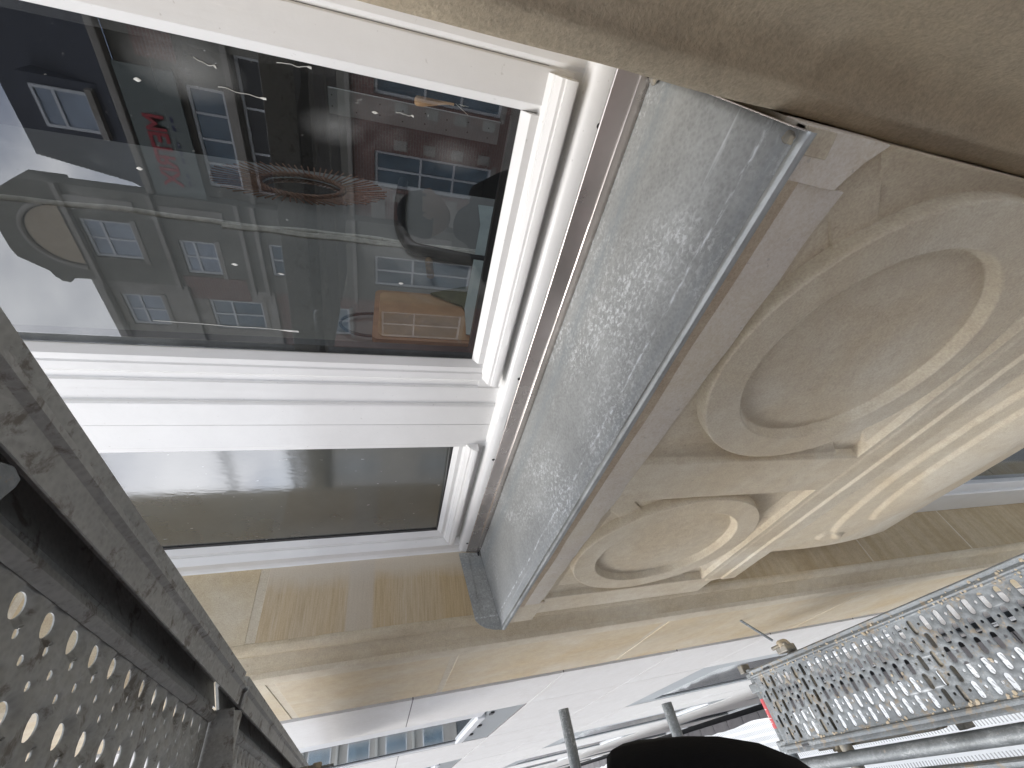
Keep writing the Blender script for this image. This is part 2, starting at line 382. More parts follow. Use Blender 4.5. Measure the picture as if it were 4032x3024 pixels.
def glass(name, dirt=0.5):
    t = NT(name)
    t.n.remove(t.b)
    tr = t.add('ShaderNodeBsdfTransparent'); tr.inputs['Color'].default_value = (0.87, 0.875, 0.86, 1)
    gl = t.add('ShaderNodeBsdfGlossy'); gl.inputs['Roughness'].default_value = 0.0; gl.inputs['Color'].default_value = (0.92, 0.93, 0.95, 1)
    fr = t.add('ShaderNodeFresnel'); fr.inputs['IOR'].default_value = 2.0
    v = t.coord()
    wv = t.noise(t.coord((1, 1, 0.6)), 2.0, 2, 0.4)
    bp = t.bump(wv, 0.02, 0.01)
    t.l.new(bp, gl.inputs['Normal'])
    ms = t.add('ShaderNodeMixShader'); geo = t.add('ShaderNodeNewGeometry'); inv = t.add('ShaderNodeMath', operation='SUBTRACT'); inv.inputs[0].default_value = 1.0; t.l.new(geo.outputs['Backfacing'], inv.inputs[1])
    frm = t.add('ShaderNodeMath', operation='MULTIPLY'); t.l.new(fr.outputs[0], frm.inputs[0]); t.l.new(inv.outputs[0], frm.inputs[1])
    t.l.new(frm.outputs[0], ms.inputs[0]); t.l.new(tr.outputs[0], ms.inputs[1]); t.l.new(gl.outputs[0], ms.inputs[2])
    df = t.add('ShaderNodeBsdfDiffuse'); df.inputs['Color'].default_value = (0.78, 0.8, 0.8, 1)
    specks = t.noise(t.coord((1, 1, 0.55)), 210, 2, 0.5)
    cloud = t.noise(v, 4.2, 4, 0.6, 0.6)
    dust = t.noise(v, 800, 3, 0.7)
    sp = t.ramp(specks, [(0.75, 0.0), (0.78, 0.5 * dirt)])
    cl = t.mix(1.0, t.ramp(cloud, [(0.58, 0.0), (0.78, 0.25 * dirt)]), t.ramp(dust, [(0.35, 0.25), (0.7, 1.0)]), 'MULTIPLY')
    dsum = t.mix(1.0, sp, cl, 'ADD')
    tcp = t.add('ShaderNodeTexCoord')
    for (px_, pz_, rad, amt) in ((-0.165, 0.275, 0.075, 0.36), (-0.203, 0.095, 0.050, 0.22), (-0.214, -0.090, 0.050, 0.2)):
        mp = t.add('ShaderNodeMapping'); mp.vector_type = 'POINT'
        mp.inputs['Location'].default_value = (-px_ / (rad * 0.55), 0, -pz_ / rad); mp.inputs['Scale'].default_value = (1 / (rad * 0.55), 0, 1 / rad)
        t.l.new(tcp.outputs['Object'], mp.inputs['Vector'])
        ln = t.add('ShaderNodeVectorMath', operation='LENGTH'); t.l.new(mp.outputs[0], ln.inputs[0])
        g = t.ramp(ln.outputs['Value'], [(0.0, amt), (1.0, 0.0)])
        g = t.mix(1.0, g, t.ramp(dust, [(0.40, 0.05), (0.70, 1.0)]), 'MULTIPLY')
        dsum = t.mix(1.0, dsum, g, 'ADD')
    dsum = t.mix(1.0, dsum, (0.004,) * 3, 'ADD')
    m2 = t.add('ShaderNodeMixShader'); t.l.new(dsum, m2.inputs[0]); t.l.new(ms.outputs[0], m2.inputs[1]); t.l.new(df.outputs[0], m2.inputs[2])
    t.l.new(m2.outputs[0], t.out.inputs['Surface'])
    return t.m
M['glass'] = glass('dusty_double_glazing_mat', 0.5)
def obscure():
    t = NT('obscure_glass_mat')
    n = t.noise(t.coord(), 300, 2, 0.5); big = t.noise(t.coord(), 8, 3)
    sp = t.noise(t.coord((1, 1, 0.3)), 130, 2, 0.5)
    c = t.mix(t.ramp(big, [(0.3, 0.0), (0.7, 1.0)]), (0.085, 0.088, 0.080), (0.105, 0.108, 0.098))
    c = t.mix(t.ramp(sp, [(0.73, 0.0), (0.76, 0.5)]), c, (0.7, 0.7, 0.7))
    nb = t.bump(t.noise(t.coord((3, 3, 1)), 30, 2, 0.5), 0.12, 0.0015)
    nb = t.bump(n, 0.05, 0.0004, nb)
    m = t.done(c, 0.10, 0.0, nb, 1.0); t.b.inputs['IOR'].default_value = 1.85
    return m
M['obscure'] = obscure()
M['farglass'] = simple('reflective_window_mat', (0.06, 0.09, 0.105), 0.04, 0, 0.4, 1.2, spec=1.0)

# ------------------------------------------------------------------ ground
def sheet(name, x0, x1, y0, y1, z, mat, kind='structure'):
    o = mesh_obj(name, [(x0, y0, z), (x1, y0, z), (x1, y1, z), (x0, y1, z)], [(0, 1, 2, 3)], mat)
    return tag(o, kind=kind)
GZ = -8.0
sheet('ground', -400, 400, -400, 400, GZ - 0.13, M['asphalt'])
sheet('road', -300, 300, -10.0, -3.4, GZ - 0.12, M['asphalt'])
pv = box('pavement', -60, 30, -3.2, 0.30, GZ - 0.125, GZ, M['paver']); tag(pv, kind='structure')
pk = box('kerb', -60, 30, -3.36, -3.202, GZ - 0.124, GZ + 0.004, M['kerb']); tag(pk, kind='structure')
p2 = box('pavement', -60, 30, -11.9, -10.0, GZ - 0.125, GZ, M['paver']); tag(p2, kind='structure')
# dark paving blocks in a row along the wall foot, a pale drain strip beside them
slab_me = None
for i in range(40):
    x = -26 + i * 0.62
    if slab_me is None:
        o = box('paving_block', -0.302, 0.302, -0.14, 0.14, 0.004, 0.03, M['paver'], pv, bevel=0.004); slab_me = o.data
    else:
        o = bpy.data.objects.new('paving_block', slab_me); link(o, pv)
    o.location = (x, 0.155, GZ)
box('drain_strip', -60, 30, -0.03, 0.008, GZ + 0.002, GZ + 0.02, M['kerb'], pv)

# ------------------------------------------------------------------ main stone building
B = empty('stone_building', (-0.8, 0.5, GZ))
B.location = (0, 0, 0)
tag(B, 'beige sandstone building with a white sash window over an apron of two carved rings', 'building')
XL, XR = -1.615, -0.028
# left pier: reveal stones, with mortar beds between
def pier_stone(z0, z1, mat):
    pts = [(XL, 0.80), (XL, 0.47)]
    o = prof('reveal_stone', [(XL, 0.80), (XL, 0.468), (XL - 0.04, 0.468), (XL - 0.04, 0.80)], 'Z', z0, z1, mat, B, smooth=False, bevel=0.0015)
    return o
zr = [(-1.30, -0.905), (-0.89, -0.345), (-0.33, 0.388), (0.416, 1.05), (1.07, 2.4)]
for i, (a, b) in enumerate(zr):
    pier_stone(a, b, M['bedded'] if i == 2 else (M['limestone'] if i < 2 else M['yellow']))
prof('mortar_joint', [(XL - 0.0012, 0.80), (XL - 0.0012, 0.466), (XL - 0.039, 0.466), (XL - 0.039, 0.80)], 'Z', -3.2, 2.4, M['mortar'], B, smooth=False)
# roll moulding of the pier edge (plan profile), extruded over the height
bead = [(-1.6135, 0.475), (-1.6135, 0.466), (-1.6165, 0.4615), (-1.6225, 0.4575), (-1.631, 0.4525), (-1.638, 0.4495), (-1.642, 0.4488), (-1.6435, 0.4535), (-1.6462, 0.4475), (-1.6480, 0.4470)]
cav = [(-1.652, 0.4520), (-1.660, 0.4530), (-1.675, 0.4500), (-1.690, 0.4400), (-1.700, 0.4260), (-1.7060, 0.4235), (-1.711, 0.4185), (-1.7140, 0.4160), (-1.7155, 0.4170), (-1.7155, 0.4260), (-1.7163, 0.4260)]
back = [(-1.7162, 0.50), (-1.66, 0.52)]
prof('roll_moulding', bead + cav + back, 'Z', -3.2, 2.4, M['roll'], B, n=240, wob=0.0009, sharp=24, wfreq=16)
# front face of the pier
zf = [(-8.0, -6.2), (-6.175, -4.6), (-4.575, -3.6), (-3.575, -2.40), (-2.375, -1.185), (-1.155, -0.268), (-0.240, 0.345), (0.372, 1.25), (1.28, 2.4)]
for a, b in zf:
    prof('facing_stone', [(-1.792, 0.400), (-2.425, 0.400), (-2.425, 0.55), (-1.792, 0.55)], 'Z', a, b, M['yellow'], B, smooth=False, bevel=0.0015)
prof('margin_strip', [(-1.7165, 0.55), (-1.7165, 0.4040), (-1.7180, 0.4015), (-1.722, 0.4000), (-1.7905, 0.3992), (-1.7905, 0.55)], 'Z', -8.0, 2.4, M['mortar'], B, n=160, wob=0.0009, wfreq=12)
prof('joint_filler', [(-1.79, 0.4018), (-2.427, 0.4018), (-2.427, 0.54), (-1.79, 0.54)], 'Z', -8.0, 2.4, M['mortar'], B, smooth=False)
prof('movement_joint', [(-2.426, 0.428), (-2.445, 0.4235), (-2.47, 0.4215), (-2.489, 0.4200), (-2.489, 0.55), (-2.426, 0.55)], 'Z', -8.0, 2.4, M['sealant'], B, n=300, wob=0.004, wfreq=8)
# right pilaster, mirror of the pier
def mir(p): return (-1.6435 - p[0] + 0.0, p[1])
MX = XL + XR
rb = [(MX - x, y) for x, y in bead[:6]] + [(MX + 1.6435, 0.4530)]; rc = [(MX - x, y) for x, y in cav[:6]] + [(MX + 1.711, 0.4130)]
rfill = [(MX + 1.7150, 0.4110), (MX + 1.722, 0.4030), (MX + 1.735, 0.3985), (MX + 1.79, 0.398), (0.95, 0.398), (0.95, 0.80), (XR, 0.80)]
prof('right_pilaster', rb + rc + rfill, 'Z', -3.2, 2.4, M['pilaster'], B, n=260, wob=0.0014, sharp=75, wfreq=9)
prof('reveal_stone', [(XR + 0.002, 0.80), (XR + 0.002, 0.50), (0.02, 0.50), (0.02, 0.80)], 'Z', -3.2, 2.4, M['limestone'], B, smooth=False)
# body of the wall behind everything
boxes('wall', [(-1.66, 0.95, 0.80, 1.0, 1.30, 2.6), (-1.66, 0.95, 0.80, 1.0, -2.36, -0.38), (-2.42, -1.66, 0.50, 1.0, -8.0, 2.6), (-0.02, 0.95, 0.80, 1.0, -8.0, 2.6),
               (-1.66, 0.95, 0.80, 1.0, -8.0, -4.6), (-1.62, -0.02, 0.50, 0.80, -8.0, -4.62), (-2.42, 0.95, 1.0, 8.0, 2.6, 2.7)], M['limestone'], B)

# --- apron with the carved rings: one height field
def sstep(a, b, x):
    t_ = min(1.0, max(0.0, (x - a) / (b - a))); return t_ * t_ * (3 - 2 * t_)
PAN = [(-0.640, -0.030), (-1.392, -0.792)]
ZP0, ZP1 = -1.120, -0.503
RINGS = [(-0.337, -0.806), (-1.088, -0.800)]
def apron_y(x, z):
    y = 0.430
    for (pa, pb), (cx, cz) in zip(PAN, RINGS):
        if pa - 0.01 < x < pb + 0.01 and ZP0 - 0.01 < z < ZP1 + 0.01:
            dx = min(x - pa, pb - x); dz = min(z - ZP0, ZP1 - z)
            d = min(dx, dz)
            u, w = x - cx, z - cz
            r = math.hypot(u, w)
            if r > 0.270:
                dep = 0.013 * sstep(-0.002, 0.0030, d) + 0.27 * max(0.0, d)
                diag = abs(u - w) / 1.41421
                if u * w > 0:      # upper right and lower left corners keep a flat diagonal strap
                    k = sstep(0.034, 0.030, diag)
                    dep = dep * (1 - k) + (0.020 + 0.004 * sstep(0.33, 0.36, r)) * k * sstep(-0.002, 0.006, d) + 0.0 * k
                yb = 0.430 + dep * sstep(0.2820, 0.2880, r)
                if r < 0.283: yb -= 0.0
                y = yb
                if r < 0.2875: y = y * sstep(0.2820, 0.2880, r) + 0.4275 * (1 - sstep(0.2820, 0.2880, r))
            else:
                y = 0.4275
                k = sstep(0.2175, 0.2085, r)
                y += 0.020 * k
                if r < 0.208: y -= 0.004 * (1 - (r / 0.208) ** 2)
            return y
    # shallow arris worn along the panels
    if x < -1.40:
        y += 0.008 * sstep(0.0, 0.012, -1.40 - x) + 0.24 * (-1.40 - x)
    # steps of the lower border
    if z < -1.135:
        y -= 0.002 * sstep(-1.135, -1.15, z)
    if z < -1.205:
        y -= 0.006 * sstep(-1.205, -1.213, z)
    return y
nx, nz = 780, 400
xs = [XL + 0.006 + (XR - 0.002 - XL - 0.006) * i / nx for i in range(nx + 1)]
zs = [-0.470 - (1.27 - 0.470) * j / nz for j in range(nz + 1)]
V, F = [], []
for j, z in enumerate(zs):
    for i, x in enumerate(xs):
        wv = 0.0016 * mnoise.noise(Vector((x * 6, z * 6, 0.3))) + 0.0006 * mnoise.noise(Vector((x * 30, z * 30, 1.3)))
        V.append((x, apron_y(x, z) + wv, z))
for j in range(nz):
    for i in range(nx):
        a = j * (nx + 1) + i
        F.append((a, a + nx + 1, a + nx + 2, a + 1))
# return under the apron edge
b0 = len(V)
for x in xs: V.append((x, apron_y(x, -1.27) + 0.10, -1.285))
a0 = nz * (nx + 1)
for i in range(nx): F.append((a0 + i, b0 + i, b0 + i + 1, a0 + i + 1))
ap = mesh_obj('carved_apron', V, F, M['limestone'], B, smooth=True, sharp=60)
ap['label'] = 'stone apron carved with two round rings'
# stone bed directly under the metal sill
def wavy(name, x0, x1, ztop, zlow, amp, ya, mat, parent, n=90, seed=0.0, yb=0.47, skew=0.0, freq=11):
    V, F = [], []
    for i in range(n + 1):
        x = x0 + (x1 - x0) * i / n
        lo = zlow + amp * mnoise.noise(Vector((x * freq, seed, 0))) + skew * (x - x1)
        for (y, z) in ((yb, ztop), (ya, ztop), (ya, lo + 0.004), (ya + 0.003, lo), (yb, lo)): V.append((x, y, z))
    for i in range(n):
        for j in range(4): F.append((i * 5 + j, i * 5 + j + 1, (i + 1) * 5 + j + 1, (i + 1) * 5 + j))
    F.append((0, 1, 2, 3, 4)); F.append(tuple(n * 5 + j for j in (4, 3, 2, 1, 0)))
    return mesh_obj(name, V, F, mat, parent, smooth=True, sharp=40)
wavy('brown_bedding', -1.43, -0.083, -0.402, -0.4415, 0.006, 0.4255, M['brownbed'], B, seed=2.0, freq=5, skew=0.0)
wavy('repair_band', -1.43, -0.0845, -0.404, -0.514, 0.006, 0.4285, M['whiteband'], B, seed=5.0, skew=-0.012)
box('apron_backing', XL + 0.001, XR - 0.003, 0.4335, 0.69, -1.25, -0.405, M['limestone'], B).location.y = 0.02
mesh_obj('repair_block', [(-0.0835, 0.4255, -0.404), (-0.030, 0.4255, -0.404), (-0.030, 0.4255, -0.526), (-0.052, 0.4255, -0.507), (-0.0845, 0.4255, -0.492),
                          (-0.0835, 0.46, -0.404), (-0.030, 0.46, -0.404), (-0.030, 0.46, -0.53), (-0.052, 0.46, -0.51), (-0.0845, 0.46, -0.495)],
         [(0, 1, 2, 3, 4), (5, 9, 8, 7, 6), (0, 4, 9, 5), (4, 3, 8, 9), (3, 2, 7, 8), (1, 6, 7, 2), (0, 5, 6, 1)], M['whiteband'], B, bevel=0.0015)
mesh_obj('repair_block', [(-0.0570, 0.4243, -0.404), (-0.0315, 0.4243, -0.404), (-0.0315, 0.4243, -0.446), (-0.0570, 0.4243, -0.452),
                          (-0.0570, 0.44, -0.404), (-0.0315, 0.44, -0.404), (-0.0315, 0.44, -0.446), (-0.0570, 0.44, -0.452)],
         [(0, 1, 2, 3), (4, 7, 6, 5), (0, 3, 7, 4), (3, 2, 6, 7), (1, 5, 6, 2), (0, 4, 5, 1)], M['mortar'], B, bevel=0.001)
box('end_fillet', -1.612, -1.43, 0.432, 0.475, -0.515, -0.404, M['limestone'], B, bevel=0.004)
# --- frieze below the apron with a long oval
def frieze_y(x, z):
    t_ = (z + 1.775) / 0.495
    y = 0.520 + 0.035 * t_ * t_
    # rounded left end running back to the reveal
    y += 0.055 * sstep(-1.44, -1.615, x)
    u, w = (x + 0.76) / 0.60, (z + 1.86) / 0.215
    r = math.hypot(u, w)
    y -= 0.012 * sstep(1.03, 0.985, r)
    u2, w2 = (x + 0.72) / 0.47, (z + 1.875) / 0.140
    r2 = math.hypot(u2, w2)
    y -= 0.010 * sstep(1.04, 0.97, r2) + 0.012 * max(0.0, 1 - r2 * r2)
    # small curled tip at the left of the oval
    q = math.hypot((x + 1.335) / 0.045, (z + 1.775) / 0.06)
    y -= 0.010 * sstep(1.0, 0.75, q)
    return y
V, F = [], []
nx2, nz2 = 300, 150
for j in range(nz2 + 1):
    z = -1.25 - 1.02 * j / nz2
    for i in range(nx2 + 1):
        x = XL + 0.001 + (XR - XL - 0.002) * i / nx2
        V.append((x, frieze_y(x, z) + 0.0015 * mnoise.noise(Vector((x * 5, z * 5, 7))), z))
for j in range(nz2):
    for i in range(nx2):
        a = j * (nx2 + 1) + i; F.append((a, a + nx2 + 1, a + nx2 + 2, a + 1))
b0 = len(V); a0 = nz2 * (nx2 + 1)
for i in range(nx2 + 1): V.append((V[a0 + i][0], 0.80, -2.285))
for i in range(nx2): F.append((a0 + i, b0 + i, b0 + i + 1, a0 + i + 1))
mesh_obj('frieze', V, F, M['limestone'], B, smooth=True, sharp=60)
# reveal of the window below
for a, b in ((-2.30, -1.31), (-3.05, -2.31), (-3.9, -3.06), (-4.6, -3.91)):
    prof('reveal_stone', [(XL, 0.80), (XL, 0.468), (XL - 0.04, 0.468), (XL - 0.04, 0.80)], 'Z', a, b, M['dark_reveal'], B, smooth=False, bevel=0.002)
prof('roll_moulding', bead + cav + back, 'Z', -8.0, -3.2, M['roll'], B, n=60, wob=0.001, sharp=50)
boxes('lower_window_frame', [(-1.612, -1.43, 0.70, 0.76, -4.58, -2.29), (-0.21, -0.03, 0.70, 0.76, -4.58, -2.29), (-1.43, -0.21, 0.705, 0.76, -2.42, -2.29), (-1.43, -0.21, 0.70, 0.76, -4.58, -4.45), (-0.87, -0.79, 0.705, 0.755, -4.45, -2.42)], M['paint'], B, bevel=0.003)
for (a, b) in ((-1.428, -1.345), (-0.295, -0.212)): box('lower_window_sash', a, b, 0.712, 0.765, -4.448, -2.422, M['paint_far'], B, bevel=0.003)
for (a, b) in ((-1.344, -0.872), (-0.788, -0.296)): box('lower_window_pane', a, b, 0.735, 0.741, -4.448, -2.422, M['farglass'], B)
box('lower_sill', -1.62, -0.02, 0.42, 0.80, -4.72, -4.60, M['limestone'], B, bevel=0.006)

# ------------------------------------------------------------------ the window
W = empty('casement_window'); tag(W, 'white painted two-light timber window, large dusty pane and narrow obscured pane', 'window')
YG, YS, YC = 0.762, 0.746, 0.752
ZT = 1.28
P = M['paint']
# sash and frame members run vertically: plan profiles
prof('right_stile', [(-0.1285, YG + 0.004), (-0.1280, YG - 0.001), (-0.1145, YS), (-0.0660, YS), (-0.0645, YS + 0.003), (-0.0645, YG + 0.03), (-0.1285, YG + 0.03)], 'Z', -0.2565, ZT, P, W, sharp=15, bevel=0.0008)
prof('frame_jamb', [(-0.0640, YS + 0.004), (-0.0590, YS + 0.0005), (-0.0560, YS - 0.001), (-0.0270, YS - 0.001), (-0.0270, 0.80), (-0.0640, 0.80)], 'Z', -0.34, ZT, P, W, sharp=15, bevel=0.0008)
prof('left_stile', [(-0.6570, YG + 0.004), (-0.6575, YG - 0.001), (-0.6690, YS), (-0.684, YS - 0.0005), (-0.688, YS - 0.003), (-0.7070, YS - 0.004), (-0.7135, YS - 0.001), (-0.7160, YS + 0.003), (-0.7160, YG + 0.03), (-0.6570, YG + 0.03)], 'Z', -0.2565, ZT, P, W, sharp=15, bevel=0.0008)
prof('mullion', [(-0.7175, YC + 0.03), (-0.7175, YC), (-0.7370, YC), (-0.7390, YC - 0.006), (-0.7930, YC - 0.009), (-0.7945, YC - 0.0145), (-0.7990, YC - 0.0165), (-0.8690, YC - 0.017), (-0.8700, YC - 0.0160), (-0.8712, YC - 0.0172),
                 (-0.9540, YC - 0.0172), (-0.9560, YC - 0.0160), (-0.9715, YC - 0.0155), (-0.9735, YC - 0.0135), (-0.9735, YC + 0.03)], 'Z', -0.300, ZT, P, W, sharp=15, bevel=0.0006)
prof('frame_jamb', [(-1.5580, YC + 0.02), (-1.5585, YS - 0.004), (-1.5600, YS - 0.006), (-1.5705, 0.7215), (-1.5725, 0.7200), (-1.6000, 0.7190), (-1.6120, 0.7140), (-1.6145, 0.7100), (-1.6145, 0.80), (-1.558, 0.80)], 'Z', -0.34, ZT, P, W, sharp=15, n=60, wob=0.0006)
# glazed small light: bottom bead rail
prof('small_stile', [(-1.5250, YG + 0.003), (-1.5255, YG - 0.001), (-1.5420, YS), (-1.5570, YS - 0.001), (-1.5572, YG + 0.02), (-1.525, YG + 0.02)], 'Z', -0.245, ZT, P, W, sharp=15)
# horizontal members
rail = [(YG + 0.004, -0.1885), (YG - 0.001, -0.1890), (YS, -0.2022), (YS - 0.0002, -0.2163), (YS + 0.02, -0.2163), (YG + 0.02, -0.1885)]
prof('bottom_rail', rail, 'X', -0.6569, -0.1286, P, W, sharp=15)
rail2 = [(y, z + 0.004) for y, z in rail]
prof('bottom_rail', rail2, 'X', -1.5249, -0.975, P, W, sharp=15)
mould = [(YS + 0.01, -0.2155), (YS - 0.0006, -0.2158), (0.7385, -0.2215), (0.7335, -0.2222), (0.7320, -0.2243), (0.7255, -0.2270), (0.7205, -0.2312), (0.7195, -0.2360), (0.7160, -0.2372), (0.7135, -0.2415), (0.7110, -0.2500), (0.7118, -0.2540), (0.7200, -0.2555), (0.760, -0.2555)]
prof('weather_moulding', mould, 'X', -0.7020, -0.0713, P, W, sharp=30, n=40, wob=0.0005, wfreq=9)
mould2 = [(y, z + 0.006) for y, z in mould]
prof('weather_moulding', mould2, 'X', -1.5560, -0.9600, P, W, sharp=30, n=40, wob=0.0005, wfreq=9)
box('frame_rail', -1.56, -0.06, 0.749, 0.80, -0.285, -0.2150, P, W)
cill = [(0.80, -0.2700), (0.748, -0.2705), (0.7350, -0.2690), (0.7285, -0.2693), (0.7215, -0.2722), (0.7155, -0.2765), (0.7110, -0.2830), (0.7082, -0.2910), (0.7070, -0.3010), (0.7068, -0.3600), (0.80, -0.3600)]
prof('timber_cill', cill, 'X', -1.6140, -0.0275, P, W, sharp=40, n=90, wob=0.0006, wfreq=7)
# filler lump at the scarf joint of the cill
V, F = [], []
for i in range(7):
    x = -0.858 + 0.008 * i; s_ = math.sin(math.pi * i / 6) * 0.0022
    for (y, z) in cill[2:9]:
        V.append((x, y - s_, z + s_ * 0.4))
for i in range(6):
    for j in range(6): F.append((i * 7 + j, i * 7 + j + 1, (i + 1) * 7 + j + 1, (i + 1) * 7 + j))
mesh_obj('filler_patch', V, F, P, W, smooth=True)
# screw holes in the cill
for (x, z) in ((-0.118, -0.3035), (-0.666, -0.3010), (-0.999, -0.2985), (-1.542, -0.2975)):
    V = [(x + 0.0046 * math.cos(a * 0.5236), 0.70645 , z + 0.0046 * math.sin(a * 0.5236)) for a in range(12)]
    V += [(x + 0.0046 * math.cos(a * 0.5236), 0.7075, z + 0.0046 * math.sin(a * 0.5236)) for a in range(12)]
    mesh_obj('screw_hole', V, [tuple(range(12))] + [(a, (a + 1) % 12, 12 + (a + 1) % 12, 12 + a) for a in range(12)], M['black'], W)
# top of the window (out of the photograph)
box('head_rail', -1.6145, -0.027, 0.722, 0.80, 1.281, 1.40, P, W, bevel=0.003)
# panes
box('pane', -0.6569, -0.1286, YG + 0.0005, YG + 0.0015, -0.1889, ZT, M['glass'], W)
for (a, b, w_) in (((-0.150, 0.262), (-0.156, 0.237), 0.0012), ((-0.178, 0.240), (-0.182, 0.181), 0.0011), ((-0.135, 0.161), (-0.133, 0.117), 0.0011), ((-0.188, 0.340), (-0.188, 0.331), 0.0024),
                 ((-0.306, 0.375), (-0.306, 0.366), 0.0024), ((-0.454, 0.281), (-0.455, 0.270), 0.0024), ((-0.465, 0.208), (-0.466, 0.196), 0.0016), ((-0.172, 0.038), (-0.172, 0.028), 0.0018),
                 ((-0.165, 0.003), (-0.168, -0.024), 0.0010), ((-0.463, -0.010), (-0.463, -0.020), 0.0022), ((-0.592, 0.440), (-0.600, 0.188), 0.0016)):
    n_ = 14; P_ = []
    for i in range(n_ + 1):
        q = i / n_; P_.append((a[0] + (b[0] - a[0]) * q + 0.003 * mnoise.noise(Vector((q * 4, a[0] * 50, 0))) * (1 if abs(a[1] - b[1]) > 0.02 else 0), a[1] + (b[1] - a[1]) * q, w_ * ((0.45 if abs(a[1] - b[1]) > 0.02 else math.sin(math.pi * min(0.97, max(0.03, q)))) + (0.9 if q > 0.9 and abs(a[1] - b[1]) > 0.02 else 0))))
    V = []
    for (x, z, h_) in P_: V += [(x - h_, YG - 0.0002, z), (x, YG - 0.0009, z), (x + h_, YG - 0.0002, z)]
    F = []
    for i in range(n_):
        for j in range(2): F.append((i * 3 + j, i * 3 + j + 1, i * 3 + j + 4, i * 3 + j + 3))
    mesh_obj('paint_drip', V, F, M['caulk'], W, smooth=True)
boxes('glazing_gasket', [(-0.1390, -0.1287, YG + 0.002, YG + 0.016, -0.1888, ZT), (-0.6568, -0.6360, YG + 0.002, YG + 0.022, -0.1888, ZT), (-0.6360, -0.1390, YG + 0.002, YG + 0.016, -0.1888, -0.1770)], M['gasket'], W)
# the narrow pane is not quite parallel to the wall
ang = R_(3.4)
px0, px1 = -1.5240, -0.9600
pv_ = []
for (x, z) in ((px0, -0.190), (px1, -0.190), (px1, ZT), (px0, ZT)):
    pv_.append((x, YG + 0.002 + (x - px0) * math.tan(ang), z))
vb = [(x, y + 0.004, z) for x, y, z in pv_]
mesh_obj('obscured_pane', pv_ + vb, [(0, 1, 2, 3), (7, 6, 5, 4), (0, 4, 5, 1), (1, 5, 6, 2), (2, 6, 7, 3), (3, 7, 4, 0)], M['obscure'], W)
box('glazing_gasket', -1.5249, -1.5120, YG - 0.001, YG + 0.0015, -0.1845, ZT, M['gasket'], W)
box('glazing_gasket', -1.5118, -0.975, YG - 0.001, YG + 0.0015, -0.1850, -0.1800, M['gasket'], W)

# ------------------------------------------------------------------ metal window sill
S = empty('metal_window_sill'); tag(S, 'galvanised sheet metal sill sloping out under the white window, blotched grey', 'window sill')
XS0, XS1 = -1.6125, -0.035
fold = [(0.4225, -0.3988), (0.4170, -0.3996), (0.4138, -0.4012), (0.4130, -0.4040), (0.4138, -0.4100)]
top = [(0.7005, -0.3500), (0.6970, -0.3570), (0.6200, -0.3690), (0.4226, -0.3988)]
o = prof('sloping_tray', top, 'X', XS0, XS1, M['zinc'], S, closed=False, n=120, wob=0.0016, wfreq=3.5, thick=0.0012, sharp=30)
prof('front_fold', fold, 'X', XS0, XS1, M['zinc_fold'], S, closed=False, n=120, wob=0.0016, wfreq=3.5, thick=0.0012, sharp=30)
ups = [(0.7050, -0.3020), (0.7038, -0.3040), (0.7015, -0.3360), (0.7000, -0.3385), (0.6985, -0.3400), (0.6972, -0.3555)]
prof('back_upstand', ups, 'X', XS0, XS1, M['zinc_shiny'], S, closed=False, n=160, wob=0.0016, wfreq=2.6, thick=0.0012, sharp=20)
# end upstand on the left: outer plate with a rounded nose, folded flange over it
def slab_x(name, poly, x, th, mat, parent):
    n = len(poly)
    V = [(x, y, z) for y, z in poly] + [(x + th, y, z) for y, z in poly]
    F = [tuple(range(n)), tuple(range(2 * n - 1, n - 1, -1))] + [(i, (i + 1) % n, n + (i + 1) % n, n + i) for i in range(n)]
    return mesh_obj(name, V, F, mat, parent, bevel=0.0004)
slab_x('end_upstand', [(0.700, -0.300), (0.4560, -0.308), (0.4400, -0.3225), (0.4270, -0.3420), (0.4180, -0.3720), (0.4145, -0.4000), (0.6975, -0.357)], -1.6125, 0.0015, M['zinc'], S)
slab_x('folded_flange', [(0.701, -0.272), (0.700, -0.3080), (0.4700, -0.3270), (0.4640, -0.3255), (0.4585, -0.3170), (0.4560, -0.308)], -1.6100, 0.0018, M['zinc'], S)
# right end: low turned-up lip and solder blobs
slab_x('end_lip', [(0.697, -0.350), (0.55, -0.368), (0.425, -0.391), (0.4145, -0.402), (0.55, -0.380), (0.697, -0.3575)], -0.0362, 0.0015, M['zinc_shiny'], S)
def blob(name, c, r, mat, parent, seed=1, n=10, sq=(1, 1, 1)):
    bm = bmesh.new(); bmesh.ops.create_icosphere(bm, subdivisions=3, radius=r)
    for v in bm.verts:
        k = 1 + 0.35 * mnoise.noise(v.co * (1.6 / r) + Vector((seed, 0, 0)))
        v.co = Vector((v.co.x * sq[0] * k, v.co.y * sq[1] * k, v.co.z * sq[2] * k)) + Vector(c)
    me = bpy.data.meshes.new(name); bm.to_mesh(me); bm.free(); me.materials.append(mat)
    me.polygons.foreach_set('use_smooth', [True] * len(me.polygons))
    o = bpy.data.objects.new(name, me); return link(o, parent)
blob('solder_lump', (-0.046, 0.434, -0.398), 0.0075, M['coupler'], S, 2, sq=(1, 1.4, 0.45))
blob('solder_lump', (-0.042, 0.685, -0.353), 0.008, M['coupler'], S, 5, sq=(1, 1.6, 0.5))
blob('solder_lump', (-1.604, 0.690, -0.348), 0.006, M['black'], S, 9, sq=(1, 1.3, 0.6))

